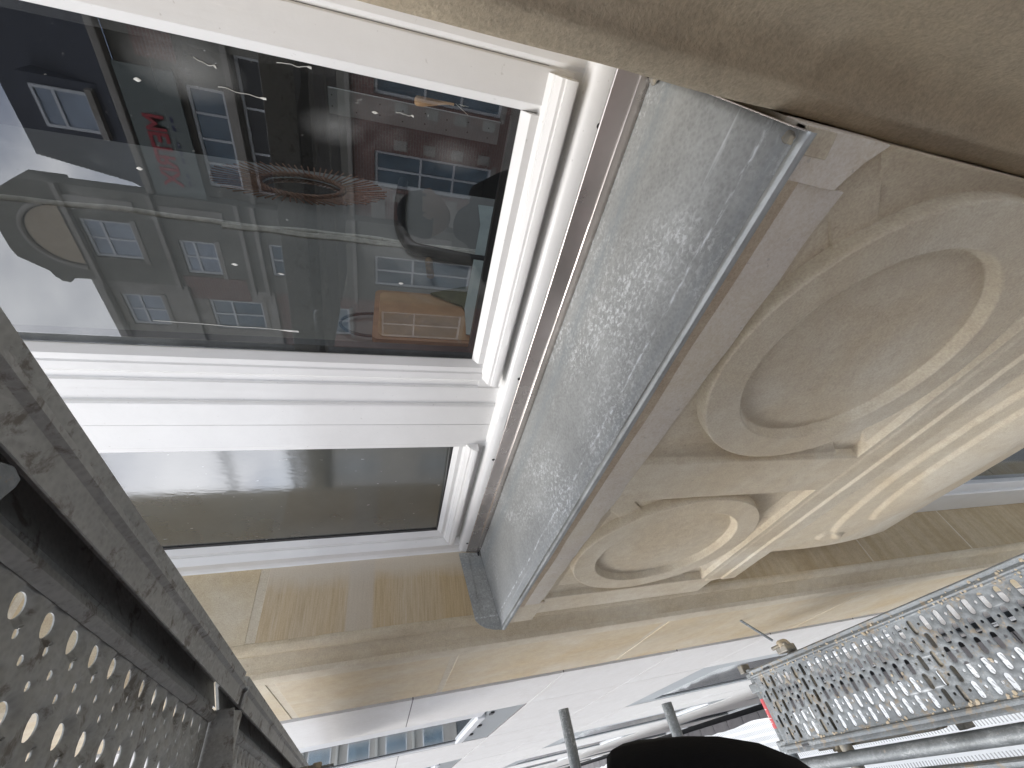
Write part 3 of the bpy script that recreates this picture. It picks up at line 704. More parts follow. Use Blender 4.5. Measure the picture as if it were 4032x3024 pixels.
# ------------------------------------------------------------------ room behind the window
room = boxes('room', [(-2.2, 1.9, 4.6, 4.7, -0.9, 2.2), (1.9, 2.0, 0.81, 1.5, -0.9, 2.2), (1.9, 2.0, 4.0, 4.7, -0.9, 2.2), (1.9, 2.0, 1.5, 4.0, -0.9, -0.1), (1.9, 2.0, 1.5, 4.0, 1.9, 2.2), (-2.3, -2.2, 0.81, 4.7, -0.9, 2.2), (-2.2, 1.9, 0.81, 4.6, -1.0, -0.9), (-2.2, 1.9, 1.01, 4.6, 1.9, 2.0)], M['roomdark'])  # right wall has an unseen opening, added to let sky light onto the partition
tag(room, kind='structure')
iw = boxes('partition_wall', [(-0.86, -0.80, 0.805, 2.24, -0.90, 1.90)], M['roomwall']); tag(iw, kind='structure')
pts = [(-0.797, 1.612 + 0.008 * math.sin(z * 9) + 0.004 * math.sin(z * 23), z) for z in [i * 0.03 - 0.6 for i in range(80)]]
tube('plaster_seam', None, None, 0.011, M['caulk'], iw, seg=8, pts=pts)
pts = [(-0.7965, 1.585 + 0.014 * mnoise.noise(Vector((z * 8, 1, 1))), z) for z in [i * 0.02 - 0.6 for i in range(60)]]
tube('plaster_seam', None, None, 0.013, M['caulk'], iw, seg=6, pts=pts)

# woven sunburst mirror on the partition
mr = empty('rattan_mirror'); tag(mr, 'brown rattan sunburst mirror on the pale wall behind the glass', 'mirror')
mcx, mcy, mcz = -0.79, 2.00, 0.385
nn = 40
V = [(mcx, mcy, mcz)] + [(mcx, mcy + 0.105 * math.cos(2 * math.pi * i / nn), mcz + 0.150 * math.sin(2 * math.pi * i / nn)) for i in range(nn)]
mesh_obj('mirror_glass', V, [(0, 1 + i, 1 + (i + 1) % nn) for i in range(nn)], M['mirror'], mr)
for k in range(3):
    pts = []
    for i in range(97):
        a = 2 * math.pi * i / 96
        r_ = 1.0 + 0.045 * math.sin(a * 16 + k * 2.1)
        pts.append((mcx + 0.012 + 0.006 * math.cos(a * 16 + k * 2.1), mcy + 0.115 * r_ * math.cos(a), mcz + 0.165 * r_ * math.sin(a)))
    tube('woven_rim', None, None, 0.006, M['rattan'], mr, seg=6, pts=pts)
for i in range(64):
    a = 2 * math.pi * i / 64 + 0.03 * random.random()
    L_ = 1.5 + 0.45 * abs(math.sin(a)) ** 2 + 0.12 * random.random()
    p0 = (mcx + 0.006, mcy + 0.12 * math.cos(a), mcz + 0.17 * math.sin(a)); p1 = (mcx + 0.022, mcy + 0.13 * L_ * math.cos(a + 0.12), mcz + 0.17 * L_ * math.sin(a + 0.12))
    tube('rattan_spoke', p0, p1, 0.0032, M['rattan'], mr, seg=5)
# wooden board with a black loop
cb = empty('chopping_board'); tag(cb, 'small wooden board with a black loop hanging behind the glass', 'board')
def rrect(cy, cz, hy, hz, r, n=6):
    P_ = []
    for (sy, sz, a0) in ((1, 1, 0), (-1, 1, 90), (-1, -1, 180), (1, -1, 270)):
        for i in range(n + 1):
            a = R_(a0 + 90 * i / n); P_.append((cy + sy * (hy - r) + r * math.cos(a), cz + sz * (hz - r) + r * math.sin(a)))
    return P_
slab_x('board', rrect(1.105, -0.10, 0.128, 0.155, 0.02), -0.80, 0.02, M['wood'], cb)
slab_x('board_rim', rrect(1.105, -0.10, 0.115, 0.140, 0.02), -0.7798, 0.002, M['brushwood'], cb)
pts = [(-0.785, 1.05 + 0.055 * math.cos(R_(a)), 0.055 + 0.09 * math.sin(R_(a))) for a in range(0, 181, 12)]
tube('loop', None, None, 0.0045, M['black'], cb, seg=8, pts=pts)
# bent black pipe
pts = [(-0.775, 2.22, -0.035), (-0.775, 1.95, -0.018), (-0.775, 1.80, -0.018)]
for a in range(0, 91, 9): pts.append((-0.775, 1.80 - 0.27 * math.sin(R_(a)), -0.018 - 0.07 * (1 - math.cos(R_(a)))))
pts += [(-0.775, 1.515, -0.16), (-0.775, 1.49, -0.30), (-0.775, 1.48, -0.50)]
bp = tube('black_pipe', None, None, 0.0235, M['black'], None, seg=14, pts=pts); tag(bp, 'bent black pipe fixed to the room wall behind the glass', 'pipe')
bt = tube('pipe_stub', (-0.78, 1.46, -0.125), (-0.765, 1.33, -0.125), 0.014, M['brass'], None, seg=12); tag(bt, 'short corroded brass pipe stub beside the black pipe', 'pipe')
# leaning frosted sheet
fs = slab_x('frosted_sheet', [(2.03, -0.385), (1.80, -0.365), (1.14, -0.225), (1.0, -0.215), (0.95, -0.42), (1.6, -0.55), (2.03, -0.50)], -0.765, 0.004, M['frost'], None)
tag(fs, 'frosted plastic sheet leaning inside at the bottom of the pane', 'sheet')
tw = slab_x('folded_cloth', [(1.26, -0.20), (1.22, -0.12), (1.16, -0.22), (0.99, -0.26), (0.97, -0.5), (1.4, -0.5)], -0.775, 0.008, M['towel'], None)
tag(tw, 'dark olive cloth hanging beside the wooden board', 'cloth')
# perforated board and brush in the back of the room
pg = empty('peg_board'); tag(pg, 'grey perforated board across the back of the dark room', 'board')
box('panel', -0.715, -0.585, 2.95, 2.965, -0.62, 0.38, M['pegpaint'], pg, bevel=0.004)
for i in range(8):
    for j in range(2):
        z = -0.55 + 0.13 * i; x = -0.685 + 0.055 * j + (0.01 if i % 2 else 0)
        V = [(x + 0.004 * math.cos(a * 1.0472), 2.9492, z + 0.004 * math.sin(a * 1.0472)) for a in range(6)]
        mesh_obj('peg_hole', V, [tuple(range(6))], M['black'], pg)
br = empty('scrubbing_brush'); tag(br, 'wooden handled brush with pale bristles inside the upper corner of the pane', 'brush')
bm = bmesh.new()
hs = [(-0.070, 0.0), (-0.069, 0.0055), (-0.066, 0.0080), (-0.055, 0.0090), (-0.040, 0.0080), (-0.022, 0.0050), (-0.010, 0.0045), (0.0, 0.0060)]
V, F = [], []
for i, (d, r_) in enumerate(hs):
    for j in range(10):
        a = j * math.pi / 5
        V.append((-0.162 + 0.15 * d + max(r_, 0.0004) * math.cos(a), 0.90 + max(r_, 0.0004) * math.sin(a), -0.098 - d))
for i in range(len(hs) - 1):
    for j in range(10): F.append((i * 10 + j, i * 10 + (j + 1) % 10, (i + 1) * 10 + (j + 1) % 10, (i + 1) * 10 + j))
hd = mesh_obj('handle', V, F, M['brushwood'], br, smooth=True)
for i in range(16):
    a = random.random() * 6.28; s_ = random.uniform(0.004, 0.016)
    tube('bristle', (-0.162, 0.90, -0.098), (-0.162 + s_ * math.cos(a), 0.90 + s_ * math.sin(a), -0.098 - random.uniform(0.012, 0.03)), 0.0005, M['bristle'], br, seg=4)

# ------------------------------------------------------------------ neighbour: white stone front
N = empty('white_stone_building'); tag(N, 'neighbouring building faced with smooth white stone slabs and flush windows', 'building')
rows = []
z = -0.138
zj = [2.0, 1.25, 0.56, -0.138, -0.912, -1.618, -2.300, -3.00, -3.72, -4.44, -5.16, -5.90, -6.62, -7.34, -8.0]
def col_edges(k):   # bay k
    x = -2.490 - 0.806 - 3.20 * k
    return x
xe = [-2.490, -3.296, -4.04, -4.800, -5.64, -6.490]
while xe[-1] > -30: xe += [xe[-1] - 0.75, xe[-1] - 1.51, xe[-1] - 2.35, xe[-1] - 3.20]
wins = []
for k in range(9):
    xa = -3.296 - 3.20 * k; xb = xa - 1.504
    wins.append((xa, xb, -0.912, 1.25)); wins.append((xa, xb, -4.80, -2.300)); wins.append((xa, xb, -8.0, -6.1))
def in_win(x0, x1, z0, z1):
    xc, zc = (x0 + x1) / 2, (z0 + z1) / 2
    for (xa, xb, za, zb) in wins:
        if xb < xc < xa and za < zc < zb: return True
    return False
me_cache = {}
G = 0.0030
far = []
for i in range(len(xe) - 1):
    x1, x0 = xe[i], xe[i + 1]
    for j in range(len(zj) - 1):
        z1, z0 = zj[j], zj[j + 1]
        for (xa, xb, za, zb) in wins:
            if xb < (x0 + x1) / 2 < xa:
                if za < z0 < zb < z1 - 0.01: z0 = zb
                if za < z1 < zb and z0 < za: z1 = za
        if in_win(x0, x1, z0, z1) or z1 - z0 < 0.02: continue
        if x1 < -13.0: far.append((x0 + G, x1 - G, 0.400, 0.45, z0 + G, z1 - G)); continue
        key = (round(x1 - x0, 3), round(z1 - z0, 3))
        w_, h_ = x1 - x0, z1 - z0
        if key not in me_cache:
            o = box('stone_slab', -w_ / 2 + G, w_ / 2 - G, 0.0, 0.05, -h_ / 2 + G, h_ / 2 - G, M['whitestone'], N)
            me_cache[key] = o.data
        else:
            o = bpy.data.objects.new('stone_slab', me_cache[key]); link(o, N)
        o.location = ((x0 + x1) / 2, 0.400 + random.uniform(0, 0.0012), (z0 + z1) / 2)
fo = boxes('far_stone_slabs', far, M['whitestone'], N); fo['kind'] = 'stuff'
jl = []
for zz in zj[1:-1]:
    cuts = sorted([(xb, xa) for (xa, xb, za, zb) in wins if za - 0.001 < zz < zb + 0.001 and not (abs(zz - za) < 0.01 or abs(zz - zb) < 0.01)])
    x_ = -30.0
    for (xb, xa) in cuts:
        if xb > x_: jl.append((x_, xb, 0.4022, 0.445, zz - 0.0029, zz + 0.0029))
        x_ = max(x_, xa)
    jl.append((x_, -2.491, 0.4022, 0.445, zz - 0.0029, zz + 0.0029))
jo = boxes('joint_sealant', jl, M['sealant'], N); jo['kind'] = 'stuff'
box('backing_wall', -30, -2.489, 0.452, 8.0, -8.0, 2.0, M['gasket'], N)
for (xa, xb, za, zb) in wins:
    top_ = (za == -0.912)
    if xa < -20: continue
    zs_ = za + (0.275 if za != -8.0 else 0.1)
    f = boxes('window', [(xa - 0.20, xa - 0.003, 0.4045, 0.448, zs_, zb - 0.004), (xb + 0.003, xb + 0.10, 0.4035, 0.448, zs_, zb - 0.004), (xb + 0.10, xa - 0.20, 0.4045, 0.448, zb - 0.28, zb - 0.004)], M['sillgrey'] if not top_ else M['paint_far'], N)
    box('pane', xb + 0.1002, xa - 0.2002, 0.4130, 0.4180, zs_ + 0.03, zb - 0.2802, M['farglass'], f)
    box('pane_gasket', xb + 0.1002, xb + 0.16, 0.4105, 0.4128, zs_ + 0.03, zb - 0.2802, M['gasket'], f)
    box('bottom_moulding', xb + 0.1002, xa - 0.2002, 0.392, 0.444, zs_ - 0.03, zs_ + 0.028, M['paint_far'], f, bevel=0.006)
    box('sill_panel', xb + 0.003, xa - 0.003, 0.4055, 0.444, za + 0.004, zs_ - 0.032, M['sillgrey'], f)
    if xa > -4:
        for q, xx in enumerate((-3.42, -3.93, -4.35)):
            box('sill_clip', xx - 0.035, xx + 0.035, 0.396, 0.4045, zs_ - 0.07, zs_ - 0.045, M['gasket'], f)

# ------------------------------------------------------------------ scaffold
def perf_plate(name, x0, x1, y0, y1, z, holes, th, rim_h, mat, parent):
    """sheet with real holes; holes = (cx, cy, half_straight_y, radius)"""
    pts, edges = [], []
    def ring(P_, closed_edges):
        b = len(pts)
        pts.extend(P_)
        if closed_edges:
            n = len(P_)
            edges.extend([(b + i, b + (i + 1) % n) for i in range(n)])
    rimflag = {}
    ring([(x0, y0), (x1, y0), (x1, y1), (x0, y1)], True)
    for i in range(1, 40):
        xx = x0 + (x1 - x0) * i / 40
        pts.append((xx, y0)); pts.append((xx, y1))
    for (cx, cy, hs_, r) in holes:
        for k, rr in enumerate((r, r + (0.0028 if hs_ > 0 else (0.0016 if r < 0.0047 else r * 0.75)))):
            P_ = []
            n = 8
            if hs_ > 0:
                for i in range(n + 1):
                    a = math.pi * i / n; P_.append((cx + rr * math.cos(a), cy + hs_ + rr * math.sin(a)))
                for i in range(n + 1):
                    a = math.pi + math.pi * i / n; P_.append((cx + rr * math.cos(a), cy - hs_ + rr * math.sin(a)))
            else:
                m_ = 18 if r > 0.008 else 10
                for i in range(m_):
                    a = 2 * math.pi * i / m_; P_.append((cx + rr * math.cos(a), cy + rr * math.sin(a)))
            b = len(pts)
            ring(P_, True)
            if k == 0:
                for q in range(b, len(pts)): rimflag[q] = min(1.0, r / 0.0125)
    rim_set = {(round(pts[q][0], 6), round(pts[q][1], 6)): k_ for q, k_ in rimflag.items()}
    r_ = delaunay_2d_cdt([Vector(p) for p in pts], edges, [], 0, 1e-7)
    vs_, fs_ = r_[0], r_[2]
    A = np.array([(v.x, v.y) for v in vs_]); T = np.array([f for f in fs_ if len(f) == 3])
    C = A[T].mean(axis=1)
    keep = np.ones(len(T), bool)
    for (cx, cy, hs_, r) in holes:
        dy = np.maximum(np.abs(C[:, 1] - cy) - hs_, 0)
        keep &= ((C[:, 0] - cx) ** 2 + dy ** 2) > (r * 0.995) ** 2
    T = T[keep]
    n = len(A)
    Z = np.zeros(n)
    for i, p in enumerate(A):
        Z[i] = rim_h * rim_set.get((round(p[0], 6), round(p[1], 6)), 0.0)
    V = [(A[i][0], A[i][1], z + Z[i]) for i in range(n)] + [(A[i][0], A[i][1], z + Z[i] - th) for i in range(n)]
    F = [tuple(t_) for t_ in T] + [tuple(int(q) + n for q in reversed(t_)) for t_ in T]
    cnt = {}
    for t_ in T:
        for a, b in ((t_[0], t_[1]), (t_[1], t_[2]), (t_[2], t_[0])):
            cnt[(min(a, b), max(a, b))] = cnt.get((min(a, b), max(a, b)), 0) + 1
    for (a, b), c in cnt.items():
        if c == 1: F.append((int(a), int(b), int(b) + n, int(a) + n))
    F = [tuple(int(q) for q in f) for f in F]
    return mesh_obj(name, V, F, mat, parent, smooth=True, sharp=40)

# --- lower deck (seen from above)
LZ = -1.83
D1 = empty('scaffold_deck'); tag(D1, 'lower slotted steel scaffold deck seen from above, splashed with dry mortar', 'scaffold deck')
holes = []
for r5 in range(5):
    cy = 0.158 - 0.0490 * r5
    off = 0.0 if r5 % 2 == 0 else -0.0268
    for i in range(52):
        cx = -2.182 + off + 0.0535 * i
        holes.append((cx, cy, 0.0145, 0.0086))
        if r5 < 5: holes.append((cx - 0.0268 + 0.010 * 0, cy + (0.0 if r5 % 2 else 0.0), 0.0, 0.0048) if False else (cx - 0.0245, cy + 0.003, 0.0, 0.0046))
perf_plate('slotted_plate', -2.235, 0.62, -0.068, 0.188, LZ, holes, 0.0018, -0.0024, M['deck'], D1)
railp = [(0.188, 0.0), (0.192, 0.001), (0.196, 0.0075), (0.201, 0.009), (0.206, 0.0065), (0.210, 0.0045), (0.215, 0.0075), (0.221, 0.0085), (0.2255, 0.005), (0.2265, -0.004), (0.2265, -0.052), (0.205, -0.055), (0.205, -0.049), (0.2225, -0.047), (0.2225, -0.004), (0.19, -0.004)]
prof('side_rail', [(y, LZ + z_) for y, z_ in railp], 'X', -2.255, 0.62, M['deck'], D1, n=30, wob=0.0006, sharp=40)
prof('side_rail', [(0.120 - y, LZ + z_) for y, z_ in railp], 'X', -2.255, 0.62, M['deck'], D1, n=30, wob=0.0006, sharp=40)
box('end_plate', -2.256, -2.236, -0.067, 0.187, LZ - 0.05, LZ + 0.0004, M['deck'], D1, bevel=0.003)
for xx in (-2.19, -1.975, -1.34, -0.62): box('cross_member', xx - 0.020, xx + 0.020, -0.062, 0.182, LZ - 0.045, LZ - 0.008, M['coupler'], D1)
for yy in (0.206, -0.086):
    box('hook', -2.305, -2.250, yy - 0.012, yy + 0.012, LZ - 0.055, LZ - 0.004, M['tube'], D1, bevel=0.004)
    for xx in (-2.12, -0.55): box('rail_slot', xx - 0.022, xx + 0.022, yy - 0.003, yy + 0.006, LZ + 0.0075, LZ + 0.0095, M['black'], D1, bevel=0.001)
# mortar crumbs lying on the deck (nobody could count them)
V, F = [], []
bmv = bmesh.new(); bmesh.ops.create_icosphere(bmv, subdivisions=1, radius=1.0)
ico_v = [v.co.copy() for v in bmv.verts]; ico_f = [[v.index for v in f.verts] for f in bmv.faces]; bmv.free()
def inhole(x, y):
    for (cx, cy, hs_, r) in holes:
        if abs(x - cx) < r + 0.002 and abs(y - cy) < hs_ + r + 0.002: return True
    return False
for i in range(620):
    x = -2.24 + 2.2 * random.random() ** 0.8
    y = random.choice([random.gauss(0.196, 0.008), random.uniform(-0.06, 0.18), random.gauss(-0.07, 0.006)])
    if y < 0.185 and y > -0.06 and (inhole(x, y) or mnoise.noise(Vector((x * 5, y * 12, 2))) < 0.0): continue
    r = random.uniform(0.0015, 0.005); b = len(V); s_ = Vector((random.uniform(0.7, 1.6), random.uniform(0.7, 1.5), 0.35))
    an = random.random() * 3
    for v in ico_v:
        k = 1 + 0.3 * random.random()
        q = Vector((v.x * s_.x, v.y * s_.y, v.z * s_.z)) * (r * k)
        V.append((x + q.x * math.cos(an) - q.y * math.sin(an), y + q.x * math.sin(an) + q.y * math.cos(an), LZ + (0.007 if y > 0.19 else 0.0015) + q.z))
    F += [tuple(b + j for j in f) for f in ico_f]
mc = mesh_obj('mortar_crumbs', V, F, M['mortar_bits'], D1, smooth=False); mc['kind'] = 'stuff'

# transom tube under the deck end, with clips and a red sticker
T1 = empty('scaffold_transom'); tag(T1, 'galvanised transom tube with a red sticker at the end of the lower deck', 'scaffold tube')
XT, ZT1 = -2.292, -1.872
tube('tube', (XT, 0.235, ZT1), (XT, -1.15, ZT1), 0.0242, M['tube'], T1, inner=0.021)
for y in (0.155, -0.075): box('deck_clip', XT - 0.034, XT + 0.034, y - 0.020, y + 0.020, ZT1 - 0.03, ZT1 + 0.033, M['tube'], T1, bevel=0.006)
box('end_bracket', XT - 0.055, XT - 0.02, 0.225, 0.262, ZT1 - 0.02, ZT1 + 0.03, M['coupler'], T1, bevel=0.004)
# sticker: a curved sheet on the tube
def arc_sheet(name, y0, y1, a0, a1, r, mat, parent):
    V, F = [], []
    for i in range(13):
        a = R_(a0 + (a1 - a0) * i / 12)
        for y in (y0, y1): V.append((XT + r * math.sin(a), y, ZT1 + r * math.cos(a)))
    for i in range(12): F.append((i * 2, i * 2 + 1, i * 2 + 3, i * 2 + 2))
    return mesh_obj(name, V, F, mat, parent, smooth=True)
arc_sheet('sticker', -0.010, 0.108, -95, 85, 0.0247, M['red'], T1)
for (ya, yb, aa, ab) in ((0.064, 0.067, -80, 10), (0.028, 0.031, -70, 20), (0.010, 0.013, -75, 5), (0.031, 0.052, -52, -44), (0.040, 0.045, -44, -10), (0.031, 0.040, -18, -10), (0.016, 0.028, -44, -36), (0.016, 0.020, -36, -6)):
    arc_sheet('sticker_print', ya, yb, aa, ab, 0.02495, M['stickerwhite'], T1)

def coupler(name, c, label, parent=None, r=0.03):
    e = empty(name); tag(e, label, 'coupler')
    cx, cy, cz = c
    tube('band', (cx, cy - 0.025, cz), (cx, cy + 0.025, cz), r, M['coupler'], e, seg=18)
    box('jaw', cx - 0.055, cx - 0.018, cy - 0.022, cy + 0.022, cz - 0.03, cz + 0.03, M['coupler'], e, bevel=0.005)
    box('lug', cx + 0.015, cx + 0.05, cy - 0.018, cy + 0.018, cz - 0.02, cz + 0.022, M['coupler'], e, bevel=0.005)
    tube('bolt', (cx - 0.02, cy, cz + 0.02), (cx - 0.02, cy, cz + 0.075), 0.007, M['tube'], e, seg=8)
    tube('nut', (cx - 0.02, cy, cz + 0.045), (cx - 0.02, cy, cz + 0.058), 0.013, M['coupler'], e, seg=6)
    return e
# wall tie beside the deck
tie = empty('wall_tie'); tag(tie, 'mortar caked coupler and thin anchor rod tying scaffold to stone pier', 'wall tie')
tube('anchor_rod', (-1.985, 0.40, -1.70), (-1.96, 0.29, -1.80), 0.006, M['tube'], tie, seg=10)
tube('tie_tube', (-1.955, 0.262, -1.872), (-1.955, -0.60, -1.872), 0.0242, M['coupler'], tie, seg=16, inner=0.02)
blob('mortar_lump', (-1.955, 0.262, -1.845), 0.030, M['mortar_bits'], tie, 3, sq=(1.0, 0.9, 1.0))
box('clamp', -1.99, -1.92, 0.235, 0.262, -1.875, -1.815, M['coupler'], tie, bevel=0.005)
tube('bolt', (-2.015, 0.265, -1.825), (-1.92, 0.265, -1.825), 0.008, M['coupler'], tie, seg=8)

# end guard tubes across the scaffold, pointing at the wall
for (x, y, z, lab) in ((-2.335, 0.236, -0.812, 'upper of two grey guard tubes pointing at the white wall'), (-2.215, 0.168, -1.275, 'lower guard tube whose end shows beside the slotted deck')):
    tg = tube('guard_tube', (x, y, z), (x - 0.02, -1.2, z), 0.0242, M['tube'], None, inner=0.0205, seg=24)
    tag(tg, lab, 'scaffold tube', 'end guard tubes of the scaffold')
# ledger along the outside of the inner deck
lg = tube('ledger_tube', (-2.6, -0.152, -1.855), (2.0, -0.152, -1.855), 0.0242, M['tube'], None, seg=24)
tag(lg, 'thick galvanised ledger tube running along the outer edge of the slotted deck', 'scaffold tube')
# dark brackets and timber between deck and ledger
bk = empty('scaffold_bracket'); tag(bk, 'dark steel bracket under the outer rail of the slotted deck', 'bracket')
boxes('arm', [(-2.15, -1.55, -0.118, -0.108, -1.96, -1.90), (-2.10, -2.06, -0.13, 0.10, -1.98, -1.93), (-1.50, -1.47, -0.13, 0.10, -1.98, -1.93)], M['coupler'], bk, bevel=0.003)
blob('mortar_lump', (-2.02, -0.12, -1.90), 0.02, M['mortar_bits'], bk, 8)
# outer deck beside the ledger
D3 = empty('scaffold_deck'); tag(D3, 'outer mortar-spotted scaffold deck beyond the thick ledger tube, bottom right', 'scaffold deck')
prof('side_rail', [(-0.430 + y, LZ + z_ - 0.01) for y, z_ in railp], 'X', -2.255, 0.9, M['deck'], D3, n=30, wob=0.0006, sharp=40)
box('deck_plate', -2.255, 0.9, -0.52, -0.24, LZ - 0.02, LZ - 0.012, M['deck'], D3)
D4 = empty('scaffold_deck'); tag(D4, 'outermost scaffold deck carrying the person in black', 'scaffold deck')
box('deck_plate', -2.255, 0.9, -1.02, -0.545, LZ - 0.02, LZ - 0.010, M['deck'], D4, bevel=0.004)
# standards outside
for x, lab in ((-2.29, 'upright scaffold standard outside the far end of the decks'), (1.0, 'upright scaffold standard outside the near end of the decks')):
    o = tube('scaffold_standard', (x, -1.18, GZ + 0.004), (x, -1.18, 3.2), 0.0242, M['tube'], None); tag(o, lab, 'scaffold tube', 'uprights of the scaffold')

for z_, lab in ((0.86, 'lower long guard rail tube outside the scaffold further along'), (1.38, 'middle long guard rail tube outside the scaffold further along'), (2.32, 'top long guard rail tube outside the scaffold further along')):
    o = tube('guard_rail', (-9.0, -1.22, z_), (-2.6, -1.22, z_), 0.0242, M['tube'], None); tag(o, lab, 'scaffold tube')
# --- upper deck (seen from below)
UZ = 0.28; PIT = 0.035
def rot_deck(o): o.rotation_euler = (0, math.atan(PIT), 0)
US = Matrix.Scale(0.83, 4)      # drawn for a 0.386 m board, built as the standard 0.32 m one
def upper_deck(xa, xb, label, first):
    D = empty('scaffold_deck'); tag(D, label, 'scaffold deck')
    rot_deck(D)
    hz = []
    n_ = int((xb - xa - 0.08) / 0.0610)
    for i in range(n_):
        cx = -0.558 - 0.0610 * i if first else xb - 0.07 - 0.0610 * i
        if not (xa + 0.035 < cx < xb - 0.03): continue
        for r3 in range(4):
            hz.append((cx, 0.225 - 0.0810 * r3, 0.0, 0.0125))
        for r3 in range(3):
            b = 0.225 - 0.0810 * r3
            hz.append((cx - 0.013, b - 0.0225, 0.0, 0.0048)); hz.append((cx - 0.042, b - 0.0385, 0.0, 0.0050)); hz.append((cx - 0.013, b - 0.0545, 0.0, 0.0048))
    if first:
        for i in range(1, 9):
            cx = -0.558 + 0.0610 * i
            for r3 in range(4): hz.append((cx, 0.225 - 0.0810 * r3, 0.0, 0.0125))
    hz = [h for h in hz if xa + 0.03 < h[0] < xb - 0.03]
    perf_plate('punched_plate', xa, xb, -0.062, 0.2705, UZ + 0.052, hz, 0.0016, 0.0070, M['deck_under'], D)
    rl = [(0.334, 0.000), (0.3365, 0.006), (0.3365, 0.072), (0.330, 0.074), (0.2705, 0.056), (0.2705, 0.050), (0.322, 0.066), (0.3260, 0.060), (0.3260, 0.014), (0.322, 0.010), (0.3145, 0.0105), (0.3115, 0.0000), (0.3060, -0.0040), (0.3000, 0.0035), (0.2720, 0.0060), (0.2685, 0.0045), (0.2690, 0.0025), (0.2985, 0.0000), (0.3040, -0.0065), (0.3105, -0.0065), (0.3165, 0.0030), (0.325, 0.0015)]
    prof('side_rail', [(y, UZ + z_) for y, z_ in rl], 'X', xa - 0.02, xb + 0.02, M['deck_under'], D, n=24, wob=0.0006, sharp=35)
    prof('side_rail', [(0.2745 - y, UZ + z_) for y, z_ in rl], 'X', xa - 0.02, xb + 0.02, M['deck_under'], D, n=12, sharp=35)
    prof('plate_bead', [(0.2620, UZ + 0.0485), (0.2570, UZ + 0.0400), (0.2490, UZ + 0.0385), (0.2430, UZ + 0.0440), (0.2400, UZ + 0.0490)], 'X', xa, xb, M['deck_under'], D, closed=False, n=8, sharp=40)
    return D
_ud = upper_deck
def upper_deck(*a):
    D = _ud(*a)
    for c in D.children: c.data.transform(US)
    return D
u1 = upper_deck(-1.335, 0.75, 'near upper scaffold deck seen from below, dark underside with round punched holes', True)
u2 = upper_deck(-4.05, -1.42, 'farther upper scaffold deck continuing past the dark hook plate', False)
# the outer strip of the rail continues past the joint
e = empty('deck_hook'); tag(e, 'black hook plate hanging under the joint of the upper decks', 'hook plate')
rot_deck(e)
V = [(-1.338, 0.262, 0.286), (-1.338, 0.150, 0.262), (-1.338, 0.128, 0.270), (-1.338, 0.118, 0.332), (-1.338, 0.262, 0.332)]
V2 = [(x - 0.006, y, z) for x, y, z in V]
mesh_obj('plate', V + V2, [(0, 1, 2, 3, 4), (9, 8, 7, 6, 5)] + [(i, (i + 1) % 5, 5 + (i + 1) % 5, 5 + i) for i in range(5)], M['deck_under'], e, bevel=0.001).data.transform(US)
tt = tube('upper_transom', (-1.144, 0.217, 0.295), (-1.144, -1.2, 0.295), 0.0242, M['deck_under'], None, seg=16); tag(tt, 'transom tube between the two upper decks', 'scaffold tube')
cp_ = [(-0.300, 0.2560), (-0.3457, 0.2559), (-0.3600, 0.2613), (-0.3736, 0.2577), (-0.3740, 0.2500), (-0.3690, 0.2344), (-0.330, 0.150), (-0.270, 0.150)]
cz_ = UZ + 0.012
hp = mesh_obj('deck_corner_plate', [(x, y, cz_) for x, y in cp_] + [(x, y, cz_ + 0.006) for x, y in cp_], [tuple(range(8)), tuple(range(15, 7, -1))] + [(i, (i + 1) % 8, 8 + (i + 1) % 8, 8 + i) for i in range(8)], M['deck'], None, bevel=0.001)
hp.data.transform(US)
tag(hp, 'pale grey corner plate under the near upper deck, left edge', 'plate')
# rest of the upper level further out
for yy, lab in ((-0.42, 'outer deck of the upper scaffold level overhead'), (-0.80, 'outermost deck of the upper scaffold level overhead')):
    for (xa, xb) in ((-1.36, 1.2), ):
        o = box('scaffold_deck', xa, xb, yy, yy + 0.32, 0.26, 0.31, M['deck_under'], None, bevel=0.004); tag(o, lab, 'scaffold deck')
# small bracket ends poking out beneath the far upper deck
pb = empty('tie_bracket'); tag(pb, 'small dark bracket end poking out beneath the far upper deck', 'bracket')
box('lug', -2.315, -2.285, 0.203, 0.226, 0.222, 0.252, M['coupler'], pb, bevel=0.002)
box('pin', -2.307, -2.293, 0.205, 0.214, 0.178, 0.2218, M['tube'], pb, bevel=0.002)
box('stem', -2.306, -2.294, 0.208, 0.222, 0.2522, 0.335, M['coupler'], pb)
# ------------------------------------------------------------------ debris netting
def netmat():
    t = NT('debris_net_mat')
    sep = t.add('ShaderNodeSeparateXYZ'); t.l.new(t.coord((1, 1, 1)), sep.inputs[0])
    def cell(out, period, duty):
        m = t.add('ShaderNodeMath', operation='MULTIPLY'); t.l.new(out, m.inputs[0]); m.inputs[1].default_value = 1 / period
        f = t.add('ShaderNodeMath', operation='FRACT'); t.l.new(m.outputs[0], f.inputs[0])
        g = t.add('ShaderNodeMath', operation='LESS_THAN'); t.l.new(f.outputs[0], g.inputs[0]); g.inputs[1].default_value = duty
        return g.outputs[0]
    a = cell(sep.outputs['X'], 0.034, 0.62); b = cell(sep.outputs['Y'], 0.075, 0.42)
    mx = t.add('ShaderNodeMath', operation='MAXIMUM'); t.l.new(a, mx.inputs[0]); t.l.new(b, mx.inputs[1])
    al = t.add('ShaderNodeMapRange'); t.l.new(mx.outputs[0], al.inputs[0]); al.inputs[3].default_value = 0.5; al.inputs[4].default_value = 0.97
    t.l.new(al.outputs[0], t.b.inputs['Alpha'])
    return t.done((0.84, 0.86, 0.87), 0.6)
M['net'] = netmat()
V, F = [], []
nu, nv_ = 200, 30
